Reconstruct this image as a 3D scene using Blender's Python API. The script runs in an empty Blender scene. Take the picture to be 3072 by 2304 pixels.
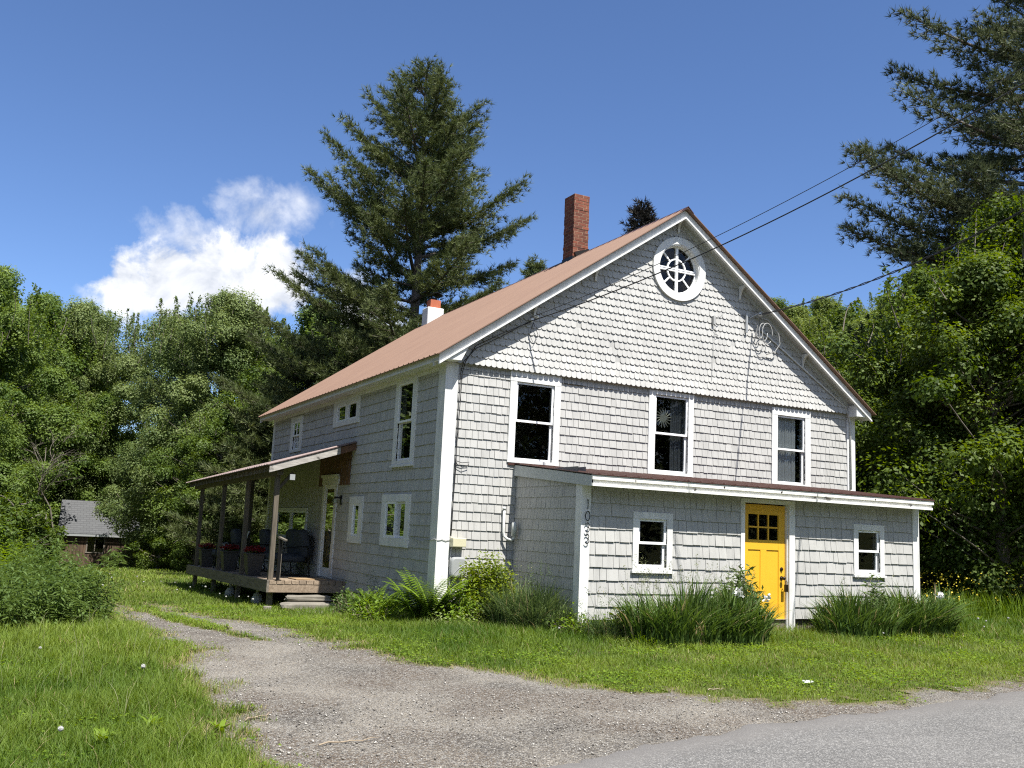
import bpy, math, random
import numpy as np
from mathutils import Vector, Matrix
PI = math.pi
R = math.radians
random.seed(7)
SC = bpy.context.scene
COL = SC.collection

# ------------------------------------------------------------------ camera
cam = bpy.data.cameras.new("camera")
cam_o = bpy.data.objects.new("camera", cam)
COL.objects.link(cam_o)
SC.camera = cam_o
cam.sensor_width = 36.0
cam.lens = 2835.0 / 3072 * 36.0
cam.clip_start = 0.1
cam.clip_end = 2000
CAM = Vector((-6.0415, -13.9512, 1.455))
_ry = Matrix.Rotation(-0.0457, 3, 'Y')
_rot = Matrix.Rotation(-0.4786, 3, 'Z') @ Matrix.Rotation(0.1519, 3, 'X') @ _ry
_m = _rot @ Matrix(((1, 0, 0), (0, 0, -1), (0, 1, 0)))
cam_o.matrix_world = Matrix.Translation(CAM) @ _m.to_4x4()

# ------------------------------------------------------------------ sky and sun
SUN_EL = R(60.5)
SUN_X, SUN_Y = 0.095, -0.995          # direction towards the sun, on the ground
w = bpy.data.worlds.new("World")
SC.world = w
w.use_nodes = True
nt = w.node_tree
nt.nodes.clear()
out = nt.nodes.new("ShaderNodeOutputWorld")
bg = nt.nodes.new("ShaderNodeBackground")
sky = nt.nodes.new("ShaderNodeTexSky")
sky.sky_type = 'NISHITA'
sky.sun_disc = False
sky.sun_elevation = SUN_EL
sky.sun_rotation = math.atan2(SUN_X, SUN_Y)
sky.altitude = 2200
sky.air_density = 1.1
sky.dust_density = 0.0
sky.ozone_density = 4.0
bg.inputs[1].default_value = 0.075
# clouds, laid out by direction in the sky
tc = nt.nodes.new("ShaderNodeTexCoord")
def wn(t, **k):
    n = nt.nodes.new(t)
    for a, b in k.items():
        setattr(n, a, b)
    return n
def wmath(op, a, b=None, c=None):
    n = wn("ShaderNodeMath", operation=op)
    for i, v in enumerate((a, b, c)):
        if v is None:
            continue
        if isinstance(v, (int, float)):
            n.inputs[i].default_value = v
        else:
            nt.links.new(v, n.inputs[i])
    return n.outputs[0]
noi = wn("ShaderNodeTexNoise"); noi.inputs['Scale'].default_value = 15.0
noi.inputs['Detail'].default_value = 9; noi.inputs['Roughness'].default_value = 0.58; noi.inputs['Distortion'].default_value = 0.35
nt.links.new(tc.outputs['Generated'], noi.inputs['Vector'])
noi2 = wn("ShaderNodeTexNoise"); noi2.inputs['Scale'].default_value = 42.0
noi2.inputs['Detail'].default_value = 8; noi2.inputs['Roughness'].default_value = 0.6
nt.links.new(tc.outputs['Generated'], noi2.inputs['Vector'])
def blob(d, rad, soft, squash=1.0):
    """1 inside an elliptical patch of sky round the direction d, fading to 0 at its rim"""
    d = Vector(d).normalized()
    side = d.cross(Vector((0, 0, 1))).normalized(); up = side.cross(d)
    res = []
    for ax, k in ((side, 1.0), (up, squash)):
        n = wn("ShaderNodeVectorMath", operation='DOT_PRODUCT')
        nt.links.new(tc.outputs['Generated'], n.inputs[0]); n.inputs[1].default_value = ax
        res.append(wmath('MULTIPLY', n.outputs['Value'], k))
    n = wn("ShaderNodeVectorMath", operation='DOT_PRODUCT')
    nt.links.new(tc.outputs['Generated'], n.inputs[0]); n.inputs[1].default_value = d
    r2 = wmath('ADD', wmath('MULTIPLY', res[0], res[0]), wmath('MULTIPLY', res[1], res[1]))
    r = wmath('SQRT', r2)
    front = wmath('GREATER_THAN', n.outputs['Value'], 0.0)
    v = wmath('MULTIPLY', wmath('DIVIDE', wmath('SUBTRACT', rad, r), soft), front)
    c = wn("ShaderNodeClamp"); nt.links.new(v, c.inputs[0]); c.inputs[1].default_value = -1.0
    return c.outputs[0]
def direction(az, el):
    """az in degrees clockwise from +y"""
    return (math.sin(R(az)) * math.cos(R(el)), math.cos(R(az)) * math.cos(R(el)), math.sin(R(el)))
CLOUDS = [((4.8, 12.6), .035, .035, 1.0, 1.0), ((6.8, 13.2), .045, .035, 1.0, 1.0), ((9.8, 13.4), .055, .035, 1.0, 1.0), ((12.8, 13.8), .046, .035, 1.0, 1.0), ((12.2, 15.8), .024, .030, 1.2, .85), ((11.6, 17.6), .048, .050, 1.6, .36),
          ((7.5, 15.6), .040, .040, 1.4, .42), ((18.0, 12.2), .040, .040, 1.2, .8), ((28.3, 14.2), .018, .030, 2.0, .25)]
tot = None
for (az, el), rad, soft, sq, amp in CLOUDS:
    b = blob(direction(az, el), rad, soft, sq)
    # density = clamp(patch * 0.9 + noise - threshold)
    v = wmath('ADD', wmath('MULTIPLY', b, 0.9), wmath('MULTIPLY', wmath('SUBTRACT', noi.outputs[0], 0.445), 2.6))
    v = wmath('ADD', v, wmath('MULTIPLY', wmath('SUBTRACT', noi2.outputs[0], 0.5), 1.5))
    gate = wn("ShaderNodeClamp"); nt.links.new(wmath('MULTIPLY', wmath('ADD', b, 0.6), 1.6), gate.inputs[0])
    c = wn("ShaderNodeClamp"); nt.links.new(wmath('MULTIPLY', wmath('MULTIPLY', v, gate.outputs[0]), amp * 1.9), c.inputs[0])
    tot = c.outputs[0] if tot is None else wmath('MAXIMUM', tot, c.outputs[0])
mx = wn("ShaderNodeMix", data_type='RGBA')
nt.links.new(tot, mx.inputs['Factor'])
hsv = wn("ShaderNodeHueSaturation"); hsv.inputs['Saturation'].default_value = 1.03; hsv.inputs['Value'].default_value = 1.10
nt.links.new(sky.outputs[0], hsv.inputs['Color'])
tint = wn("ShaderNodeMix", data_type='RGBA', blend_type='MULTIPLY'); tint.inputs['Factor'].default_value = 1.0
tint.inputs['B'].default_value = (.94, .98, 1.11, 1)
nt.links.new(hsv.outputs[0], tint.inputs['A'])
nt.links.new(tint.outputs['Result'], mx.inputs['A'])
cr = wn("ShaderNodeValToRGB")
nt.links.new(noi.outputs[0], cr.inputs[0])
cr.color_ramp.elements[0].position = .35; cr.color_ramp.elements[0].color = (4.6, 5.0, 5.8, 1)
cr.color_ramp.elements[1].position = .56; cr.color_ramp.elements[1].color = (8.2, 8.3, 8.5, 1)
nt.links.new(cr.outputs[0], mx.inputs['B'])
nt.links.new(mx.outputs['Result'], bg.inputs[0])
nt.links.new(bg.outputs[0], out.inputs[0])

sun = bpy.data.lights.new("sun", 'SUN')
sun.energy = 5.0
sun.angle = R(0.5)
sun.color = (1.0, 0.965, 0.90)
sun_o = bpy.data.objects.new("sun", sun)
COL.objects.link(sun_o)
sv = Vector((SUN_X * math.cos(SUN_EL), SUN_Y * math.cos(SUN_EL), math.sin(SUN_EL)))
sun_o.rotation_euler = sv.to_track_quat('Z', 'Y').to_euler()
sun_o.location = (0, -20, 30)

SC.render.engine = 'CYCLES'
SC.view_settings.view_transform = 'Standard'
SC.view_settings.look = 'None'
SC.view_settings.exposure = 0.92
SC.view_settings.gamma = 1.0
SC.cycles.max_bounces = 8
SC.cycles.transparent_max_bounces = 12
SC.cycles.diffuse_bounces = 4
SC.cycles.glossy_bounces = 3
SC.cycles.transmission_bounces = 4
SC.cycles.caustics_reflective = False
SC.cycles.caustics_refractive = False
try:
    SC.cycles.use_denoising = False
    SC.cycles.pixel_filter_type = 'BLACKMAN_HARRIS'; SC.cycles.filter_width = 1.15
    SC.cycles.sample_clamp_indirect = 4.0
except Exception:
    pass

# ------------------------------------------------------------------ materials
class NT:
    def __init__(s, name):
        s.m = bpy.data.materials.new(name); s.m.use_nodes = True
        s.t = s.m.node_tree; s.t.nodes.clear()
        s.out = s.t.nodes.new("ShaderNodeOutputMaterial")
    def n(s, t, **k):
        x = s.t.nodes.new(t)
        for a, b in k.items(): setattr(x, a, b)
        return x
    def l(s, a, b): s.t.links.new(a, b)
    def math(s, op, a, b=None, clamp=False):
        x = s.n("ShaderNodeMath", operation=op, use_clamp=clamp)
        for i, v in enumerate((a, b)):
            if v is None: continue
            if isinstance(v, (int, float)): x.inputs[i].default_value = v
            else: s.l(v, x.inputs[i])
        return x.outputs[0]
    def noise(s, scale, detail=4, rough=.55, vec=None, dist=0, stretch=None):
        x = s.n("ShaderNodeTexNoise")
        x.inputs['Scale'].default_value = scale; x.inputs['Detail'].default_value = detail
        x.inputs['Roughness'].default_value = rough; x.inputs['Distortion'].default_value = dist
        if vec is None:
            vec = s.n("ShaderNodeTexCoord").outputs['Object']
        if stretch:
            mp = s.n("ShaderNodeMapping"); mp.inputs['Scale'].default_value = stretch
            s.l(vec, mp.inputs[0]); vec = mp.outputs[0]
        s.l(vec, x.inputs['Vector'])
        return x.outputs[0]
    def ramp(s, f, stops):
        x = s.n("ShaderNodeValToRGB"); e = x.color_ramp.elements
        while len(e) < len(stops): e.new(.5)
        for q, (p, c) in zip(e, stops):
            q.position = p; q.color = (c[0], c[1], c[2], 1) if not isinstance(c, (int, float)) else (c, c, c, 1)
        s.l(f, x.inputs[0]); return x.outputs[0]
    def mix(s, f, a, b, mode='MIX'):
        x = s.n("ShaderNodeMix", data_type='RGBA', blend_type=mode)
        if isinstance(f, (int, float)): x.inputs['Factor'].default_value = f
        else: s.l(f, x.inputs['Factor'])
        for k, v in (('A', a), ('B', b)):
            if isinstance(v, tuple): x.inputs[k].default_value = (v[0], v[1], v[2], 1)
            else: s.l(v, x.inputs[k])
        return x.outputs['Result']
    def bump(s, h, strength=.3, dist=.01):
        x = s.n("ShaderNodeBump"); x.inputs['Strength'].default_value = strength; x.inputs['Distance'].default_value = dist
        s.l(h, x.inputs['Height']); return x.outputs[0]
    def pbr(s, col, rough=.6, bump=None, metal=0, spec=.5):
        p = s.n("ShaderNodeBsdfPrincipled")
        if isinstance(col, tuple): p.inputs['Base Color'].default_value = (col[0], col[1], col[2], 1)
        else: s.l(col, p.inputs['Base Color'])
        if isinstance(rough, (int, float)): p.inputs['Roughness'].default_value = rough
        else: s.l(rough, p.inputs['Roughness'])
        p.inputs['Metallic'].default_value = metal
        p.inputs['Specular IOR Level'].default_value = spec
        if bump is not None: s.l(bump, p.inputs['Normal'])
        s.l(p.outputs[0], s.out.inputs[0]); return p
    def attr(s, name):
        x = s.n("ShaderNodeAttribute"); x.attribute_name = name; return x.outputs['Fac']
    def rnd(s): return s.n("ShaderNodeNewGeometry").outputs['Random Per Island']

def mat_paint(name, col, var=.06, dirt=.12, island=True, rough=.65, dirtcol=None, chips=0.0, chipcol=(.12, .10, .08)):
    q = NT(name)
    dirtcol = dirtcol or tuple(c * .72 for c in col)
    c = q.mix(q.math('MULTIPLY', q.ramp(q.noise(2.2, 6, .6), [(.42, 0.), (.75, 1.)]), dirt * 3, True), col, dirtcol)
    streak = q.ramp(q.noise(14, 5, .6, stretch=(1, 1, .12)), [(.45, 1.), (.75, 1 - dirt)])
    c = q.mix(1.0, c, streak, 'MULTIPLY')
    if island:
        c = q.mix(1.0, c, q.ramp(q.rnd(), [(0, 1 - var), (.5, 1.), (1, 1 - var * .4)]), 'MULTIPLY')
    if chips:
        c = q.mix(q.ramp(q.noise(9, 9, .75), [(.70 - chips, 0.), (.74 - chips, 1.)]), c, chipcol)
    q.pbr(c, rough, q.bump(q.noise(60, 4, .6, stretch=(1, 1, .15)), .25, .003))
    return q.m
def mat_plain(name, col, rough=.6, metal=0, bumpscale=0, var=.1, spec=.5):
    q = NT(name)
    c = q.mix(q.noise(6, 5), tuple(x * (1 - var) for x in col), tuple(min(1, x * (1 + var)) for x in col))
    b = q.bump(q.noise(bumpscale, 4), .4, .004) if bumpscale else None
    q.pbr(c, rough, b, metal, spec); return q.m
def mat_wood(name, a, b, stretch=(1, .08, 1), scale=22, rough=.75, knots=False):
    q = NT(name)
    n = q.noise(scale, 6, .65, stretch=stretch, dist=.4)
    c = q.mix(q.ramp(n, [(.35, 0.), (.65, 1.)]), a, b)
    c = q.mix(1.0, c, q.ramp(q.rnd(), [(0, .75), (1, 1.08)]), 'MULTIPLY')
    if knots:
        c = q.mix(q.ramp(q.noise(5.5, 3, .5), [(.62, 0.), (.70, 1.)]), c, tuple(x * .25 for x in a))
    q.pbr(c, rough, q.bump(n, .5, .004)); return q.m
def mat_leaf(name, dark, light, rough=.45, trans=.35, spec=.5, tcol=None):
    q = NT(name)
    spec = min(spec, .28); rough = max(rough, .55)
    t = q.attr('tone')
    big = q.noise(.7, 3, .5)
    f = q.math('ADD', q.math('MULTIPLY', t, .75), q.math('MULTIPLY', q.math('SUBTRACT', big, .5), .9), True)
    c = q.mix(f, dark, light)
    if name == 'lawn_blade' or name == 'iris_leaf' or name == 'tall_grass_leaf':
        c = q.mix(q.ramp(t, [(.955, 0.), (.965, 1.)]), c, (.40, .33, .17))
    p = q.pbr(c, rough, spec=spec)
    tr = q.n("ShaderNodeBsdfTranslucent")
    if tcol is None:
        hs = q.n("ShaderNodeHueSaturation"); hs.inputs['Hue'].default_value = .485; hs.inputs['Saturation'].default_value = 1.15; hs.inputs['Value'].default_value = 1.5
        q.l(c, hs.inputs['Color']); q.l(hs.outputs[0], tr.inputs[0])
    else:
        tr.inputs[0].default_value = (*tcol, 1)
    ms = q.n("ShaderNodeMixShader"); ms.inputs[0].default_value = trans
    q.l(p.outputs[0], ms.inputs[1]); q.l(tr.outputs[0], ms.inputs[2]); q.l(ms.outputs[0], q.out.inputs[0])
    return q.m
def mat_glass(name, tint=(.85, .9, .88)):
    q = NT(name)
    tr = q.n("ShaderNodeBsdfTransparent"); tr.inputs[0].default_value = (*tint, 1)
    gl = q.n("ShaderNodeBsdfGlossy"); gl.inputs['Roughness'].default_value = .015
    fr = q.n("ShaderNodeFresnel"); fr.inputs[0].default_value = 1.5
    q.l(q.bump(q.noise(1.6, 2), .05, .02), gl.inputs['Normal'])
    ms = q.n("ShaderNodeMixShader")
    q.l(q.math('MULTIPLY', fr.outputs[0], .85, True), ms.inputs[0]); q.l(tr.outputs[0], ms.inputs[1]); q.l(gl.outputs[0], ms.inputs[2])
    q.l(ms.outputs[0], q.out.inputs[0]); return q.m
def mat_bark(name, a, b):
    q = NT(name)
    n = q.noise(7, 7, .7, stretch=(1, 1, .25))
    q.pbr(q.mix(q.ramp(n, [(.35, 0.), (.65, 1.)]), a, b), .9, q.bump(n, .8, .03)); return q.m
def mat_brick(name):
    q = NT(name)
    tcn = q.n("ShaderNodeTexCoord").outputs['Object']
    sep = q.n("ShaderNodeSeparateXYZ"); q.l(tcn, sep.inputs[0])
    comb = q.n("ShaderNodeCombineXYZ")
    q.l(q.math('ADD', sep.outputs[0], sep.outputs[1]), comb.inputs[0]); q.l(sep.outputs[2], comb.inputs[1])
    warp = q.n("ShaderNodeVectorMath", operation='ADD')
    wv = q.n("ShaderNodeTexNoise"); wv.inputs['Scale'].default_value = 5; q.l(tcn, wv.inputs['Vector'])
    sc = q.n("ShaderNodeVectorMath", operation='SCALE'); sc.inputs['Scale'].default_value = .03
    q.l(wv.outputs['Color'], sc.inputs[0]); q.l(comb.outputs[0], warp.inputs[0]); q.l(sc.outputs[0], warp.inputs[1])
    br = q.n("ShaderNodeTexBrick")
    q.l(warp.outputs[0], br.inputs['Vector'])
    br.inputs['Scale'].default_value = 1.0
    br.inputs['Brick Width'].default_value = .205; br.inputs['Row Height'].default_value = .072; br.inputs['Mortar Size'].default_value = .007
    br.inputs['Color1'].default_value = (.22, .062, .032, 1); br.inputs['Color2'].default_value = (.085, .026, .016, 1)
    br.inputs['Mortar'].default_value = (.30, .20, .13, 1); br.inputs['Bias'].default_value = .0
    n = q.noise(16, 6, .7)
    c = q.mix(q.ramp(n, [(.45, 0.), (.75, .8)]), br.outputs[0], (.10, .028, .018))
    c = q.mix(q.ramp(q.noise(4, 5, .6), [(.5, 0.), (.8, .55)]), c, (.24, .10, .055))
    q.pbr(c, .9, q.bump(q.math('ADD', q.math('MULTIPLY', br.outputs['Fac'], -1.), n), .8, .012)); return q.m

M = {}
M['shingle'] = mat_paint("grey_shingle_paint", (.445, .44, .42), .10, .14)
M['edge'] = mat_plain('shade_line_shingle_edge', (.22, .22, .21), .9, var=.3)  # bare butt ends and gaps, darkened to paint shade into the course lines
M['scale'] = mat_paint("grey_scale_paint", (.46, .455, .435), .09, .14)
M['white'] = mat_paint("white_trim_paint", (.74, .74, .72), .03, .20, rough=.5, chips=.0, chipcol=(.3, .28, .25))
M['white_worn'] = mat_paint("worn_white_paint", (.80, .79, .74), .04, .14, rough=.6, chips=.02, chipcol=(.10, .09, .07))
M['grey_trim'] = mat_paint("grey_trim_paint", (.50, .52, .51), .05, .12)
M['vinyl'] = mat_plain("white_vinyl", (.84, .85, .86), .3, var=.02)
M['yellow'] = mat_paint("yellow_door_paint", (.74, .415, .028), .02, .04, island=False, rough=.42)
M['black_metal'] = mat_plain("black_metal", (.015, .015, .016), .4, .6)
M['dark_metal'] = mat_plain("dark_bronze_metal", (.05, .04, .03), .35, .8)
M['glass'] = mat_glass("window_glass")
M['interior'] = mat_plain("interior_plaster", (.20, .18, .15), .9)
M['int_floor'] = mat_wood("interior_floorboards", (.10, .06, .035), (.16, .10, .06))
M['curtain'] = mat_plain("white_curtain", (.62, .62, .64), .9)
M['curtain_grey'] = mat_plain("grey_curtain", (.16, .165, .18), .9)
M['ochre'] = mat_wood("ochre_reflection_panel", (.55, .34, .04), (.95, .70, .12), stretch=(1, 1, .3), scale=14)  # yellow reflection of the side door glass, given as a panel colour
M['brick'] = mat_brick("weathered_brick")
M['stucco'] = mat_plain("white_stucco", (.66, .66, .65), .9, bumpscale=18, var=.16)
M['tile'] = mat_plain("terracotta_flue", (.40, .11, .05), .8, var=.2)
M['tin'] = mat_plain("grey_tin", (.45, .46, .46), .45, .5)
M['foundation'] = mat_plain("dark_foundation", (.13, .11, .095), .9, bumpscale=12, var=.3)
def _roofmat():
    q = NT("faded_red_metal_roof")
    n = q.noise(1.2, 5, .6)
    st = q.noise(9, 4, .6, stretch=(.06, 1, .06))
    c = q.mix(n, (.180, .108, .076), (.230, .146, .104))
    c = q.mix(q.ramp(st, [(.4, 0.), (.75, .35)]), c, (.145, .082, .062))
    q.pbr(c, .68, q.bump(st, .1, .003), 0.0, .25); return q.m
M['roof'] = _roofmat()
M['roof_dark'] = mat_plain("brown_metal_roof", (.060, .026, .020), .5, .1, var=.25)
M['roof_porch'] = mat_plain("old_porch_metal_roof", (.17, .125, .115), .4, .4, var=.4)
M['cedar'] = mat_wood("bare_cedar_shingle", (.10, .048, .025), (.17, .085, .042), stretch=(1, 1, .15), scale=30)
M['grey_wood'] = mat_wood("weathered_grey_wood", (.10, .088, .070), (.21, .185, .150), stretch=(1, .12, 1))
M['pale_wood'] = mat_wood("pale_weathered_wood", (.27, .25, .225), (.46, .43, .395), stretch=(.15, 1, 1), knots=True, scale=26)
M['post_wood'] = mat_wood("brown_post_wood", (.065, .054, .040), (.15, .125, .092), stretch=(1, 1, .1))
M['deck_wood'] = mat_wood("warm_deck_wood", (.19, .14, .095), (.34, .265, .19), stretch=(1, .1, 1))
M['barn_wood'] = mat_wood("shed_board_wood", (.045, .028, .018), (.12, .075, .045), stretch=(1, 1, .1), scale=12)
M['dark_wood'] = mat_wood("dark_fence_wood", (.030, .024, .018), (.06, .05, .04), stretch=(.1, .1, 1))
M['cushion'] = mat_plain("charcoal_cushion", (.045, .052, .062), .95, bumpscale=120)
M['pot'] = mat_plain("dark_planter", (.035, .033, .034), .6)
M['flower_red'] = mat_leaf("red_flower", (.10, .006, .006), (.24, .016, .014), trans=.2, tcol=(.4, .02, .02))
M['flower_yellow'] = mat_leaf("yellow_flower", (.55, .42, .03), (.80, .66, .10), trans=.15, tcol=(.6, .5, .05))
M['flower_white'] = mat_leaf("white_flower", (.7, .7, .68), (.85, .85, .82), trans=.2, tcol=(.8, .8, .78))
M['puff'] = mat_plain("seed_head_fluff", (.42, .42, .40), .95, var=.1)
M['stone'] = mat_plain("step_stone", (.19, .175, .145), .95, bumpscale=7, var=.45)
M['mat'] = mat_plain("coir_doormat", (.32, .22, .12), 1, bumpscale=90, var=.3)
M['beige'] = mat_plain("beige_plastic", (.55, .52, .36), .5, var=.05)
M['greyplastic'] = mat_plain("grey_plastic", (.30, .31, .31), .45, var=.05)
M['conduit'] = mat_plain("painted_conduit", (.50, .51, .49), .5)
M['cable'] = mat_plain("black_cable", (.012, .012, .013), .6)
M['cable_grey'] = mat_plain("grey_cable", (.35, .35, .34), .6)
M['asphalt_shingle'] = None
def _ashingle():
    q = NT("asphalt_roof_shingle")
    tcn = q.n("ShaderNodeTexCoord").outputs['Object']
    br = q.n("ShaderNodeTexBrick"); sep = q.n("ShaderNodeSeparateXYZ"); q.l(tcn, sep.inputs[0])
    comb = q.n("ShaderNodeCombineXYZ"); q.l(sep.outputs[0], comb.inputs[0]); q.l(sep.outputs[2], comb.inputs[1]); q.l(comb.outputs[0], br.inputs['Vector'])
    br.inputs['Scale'].default_value = 1; br.inputs['Brick Width'].default_value = .3; br.inputs['Row Height'].default_value = .11; br.inputs['Mortar Size'].default_value = .012
    br.inputs['Color1'].default_value = (.075, .078, .082, 1); br.inputs['Color2'].default_value = (.105, .108, .112, 1); br.inputs['Mortar'].default_value = (.045, .045, .05, 1)
    q.pbr(q.mix(q.noise(30, 4), br.outputs[0], (.095, .097, .10)), .95, q.bump(br.outputs['Fac'], .6, -.02)); return q.m
M['asphalt_shingle'] = _ashingle()
M['bark_pine'] = mat_bark("pine_bark", (.055, .045, .038), (.14, .115, .095))
M['bark'] = mat_bark("grey_bark", (.07, .058, .045), (.19, .165, .135))
M['bark_pale'] = mat_bark("pale_dead_bark", (.22, .19, .16), (.40, .36, .31))
M['leaf_left'] = mat_leaf("maple_leaf", (.052, .098, .016), (.205, .275, .056), .55, spec=.35)
M['leaf_grey'] = mat_leaf("silvery_poplar_leaf", (.075, .120, .032), (.255, .305, .110), .5, spec=.35)
M['leaf_mid'] = mat_leaf("ash_leaf", (.045, .085, .014), (.170, .235, .040), .55, spec=.35)
M['leaf_bright'] = mat_leaf("bright_birch_leaf", (.040, .075, .010), (.150, .205, .026), .45, .42)
M['leaf_hill'] = mat_leaf("hill_leaf", (.085, .125, .022), (.245, .295, .070), .6, .35)
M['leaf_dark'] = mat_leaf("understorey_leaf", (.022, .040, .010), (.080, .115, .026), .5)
M['leaf_red'] = mat_leaf("red_maple_leaf", (.16, .03, .03), (.38, .10, .09), .5)
M['needle'] = mat_leaf("pine_needle", (.048, .072, .024), (.165, .190, .066), .5, .2)
M['needle_dark'] = mat_leaf("dark_pine_needle", (.040, .058, .028), (.150, .172, .080), .5, .2)  # slightly darker, bluer needles for the right-hand pine
M['needle_purple'] = mat_leaf("dark_spruce_needle", (.014, .014, .012), (.045, .038, .030), .6, .1)
M['iris'] = mat_leaf("iris_leaf", (.046, .092, .020), (.165, .245, .055), .38, .25)
M['tallgrass'] = mat_leaf("tall_grass_leaf", (.050, .090, .026), (.180, .235, .090), .4, .3)
M['fern'] = mat_leaf("fern_leaf", (.080, .150, .012), (.240, .340, .034), .5, .4)
M['shrub'] = mat_leaf("yellow_green_shrub_leaf", (.095, .150, .010), (.300, .360, .030), .5, .4)
M['hosta'] = mat_leaf("variegated_leaf", (.16, .22, .06), (.48, .52, .26), .5, .35)
M['weed'] = mat_leaf("weed_leaf", (.050, .090, .022), (.165, .235, .070), .4, .3)
M['seedgrass'] = mat_leaf("seed_head_grass", (.12, .15, .06), (.30, .30, .15), .6, .3)
M['lawn'] = mat_leaf("lawn_blade", (.062, .125, .012), (.300, .370, .062), .5, .38)
M['twig'] = mat_plain("dry_twig", (.30, .24, .17), .9)

# ------------------------------------------------------------------ object helpers
ORG = {}
def put(o, label=None, cat=None, group=None, kind=None):
    if label: o['label'] = label
    if cat: o['category'] = cat
    if group: o['group'] = group
    if kind: o['kind'] = kind
    return o
def thing(name, label, cat, loc=(0, 0, 0), group=None):
    o = bpy.data.objects.new(name, None); COL.objects.link(o)
    o.location = loc; o.empty_display_size = .2; ORG[o] = Vector(loc)
    return put(o, label, cat, group)
def make_obj(name, me, mat, parent=None):
    o = bpy.data.objects.new(name, me); COL.objects.link(o)
    if mat is not None and not me.materials: me.materials.append(mat)
    if parent is not None: o.parent = parent
    ORG[o] = ORG.get(parent, Vector((0, 0, 0)))
    return o
def np_mesh(name, V, F, tone=None, smooth=False):
    """V (n,3); F list of (k, m) index arrays, all faces of one array with m corners"""
    me = bpy.data.meshes.new(name)
    V = np.asarray(V, dtype=np.float32)
    me.vertices.add(len(V)); me.vertices.foreach_set('co', V.ravel())
    F = [np.asarray(f, dtype=np.int32) for f in F if len(f)]
    nl = sum(f.size for f in F); nf = sum(len(f) for f in F)
    me.loops.add(nl); me.polygons.add(nf)
    me.loops.foreach_set('vertex_index', np.concatenate([f.ravel() for f in F]))
    tots = np.concatenate([np.full(len(f), f.shape[1], dtype=np.int32) for f in F])
    starts = np.concatenate([[0], np.cumsum(tots)[:-1]]).astype(np.int32)
    me.polygons.foreach_set('loop_start', starts)
    me.polygons.foreach_set('loop_total', tots)
    if smooth: me.polygons.foreach_set('use_smooth', np.ones(nf, dtype=bool))
    if tone is not None:
        a = me.attributes.new('tone', 'FLOAT', 'POINT'); a.data.foreach_set('value', np.asarray(tone, dtype=np.float32))
    me.update(calc_edges=True)
    return me
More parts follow.
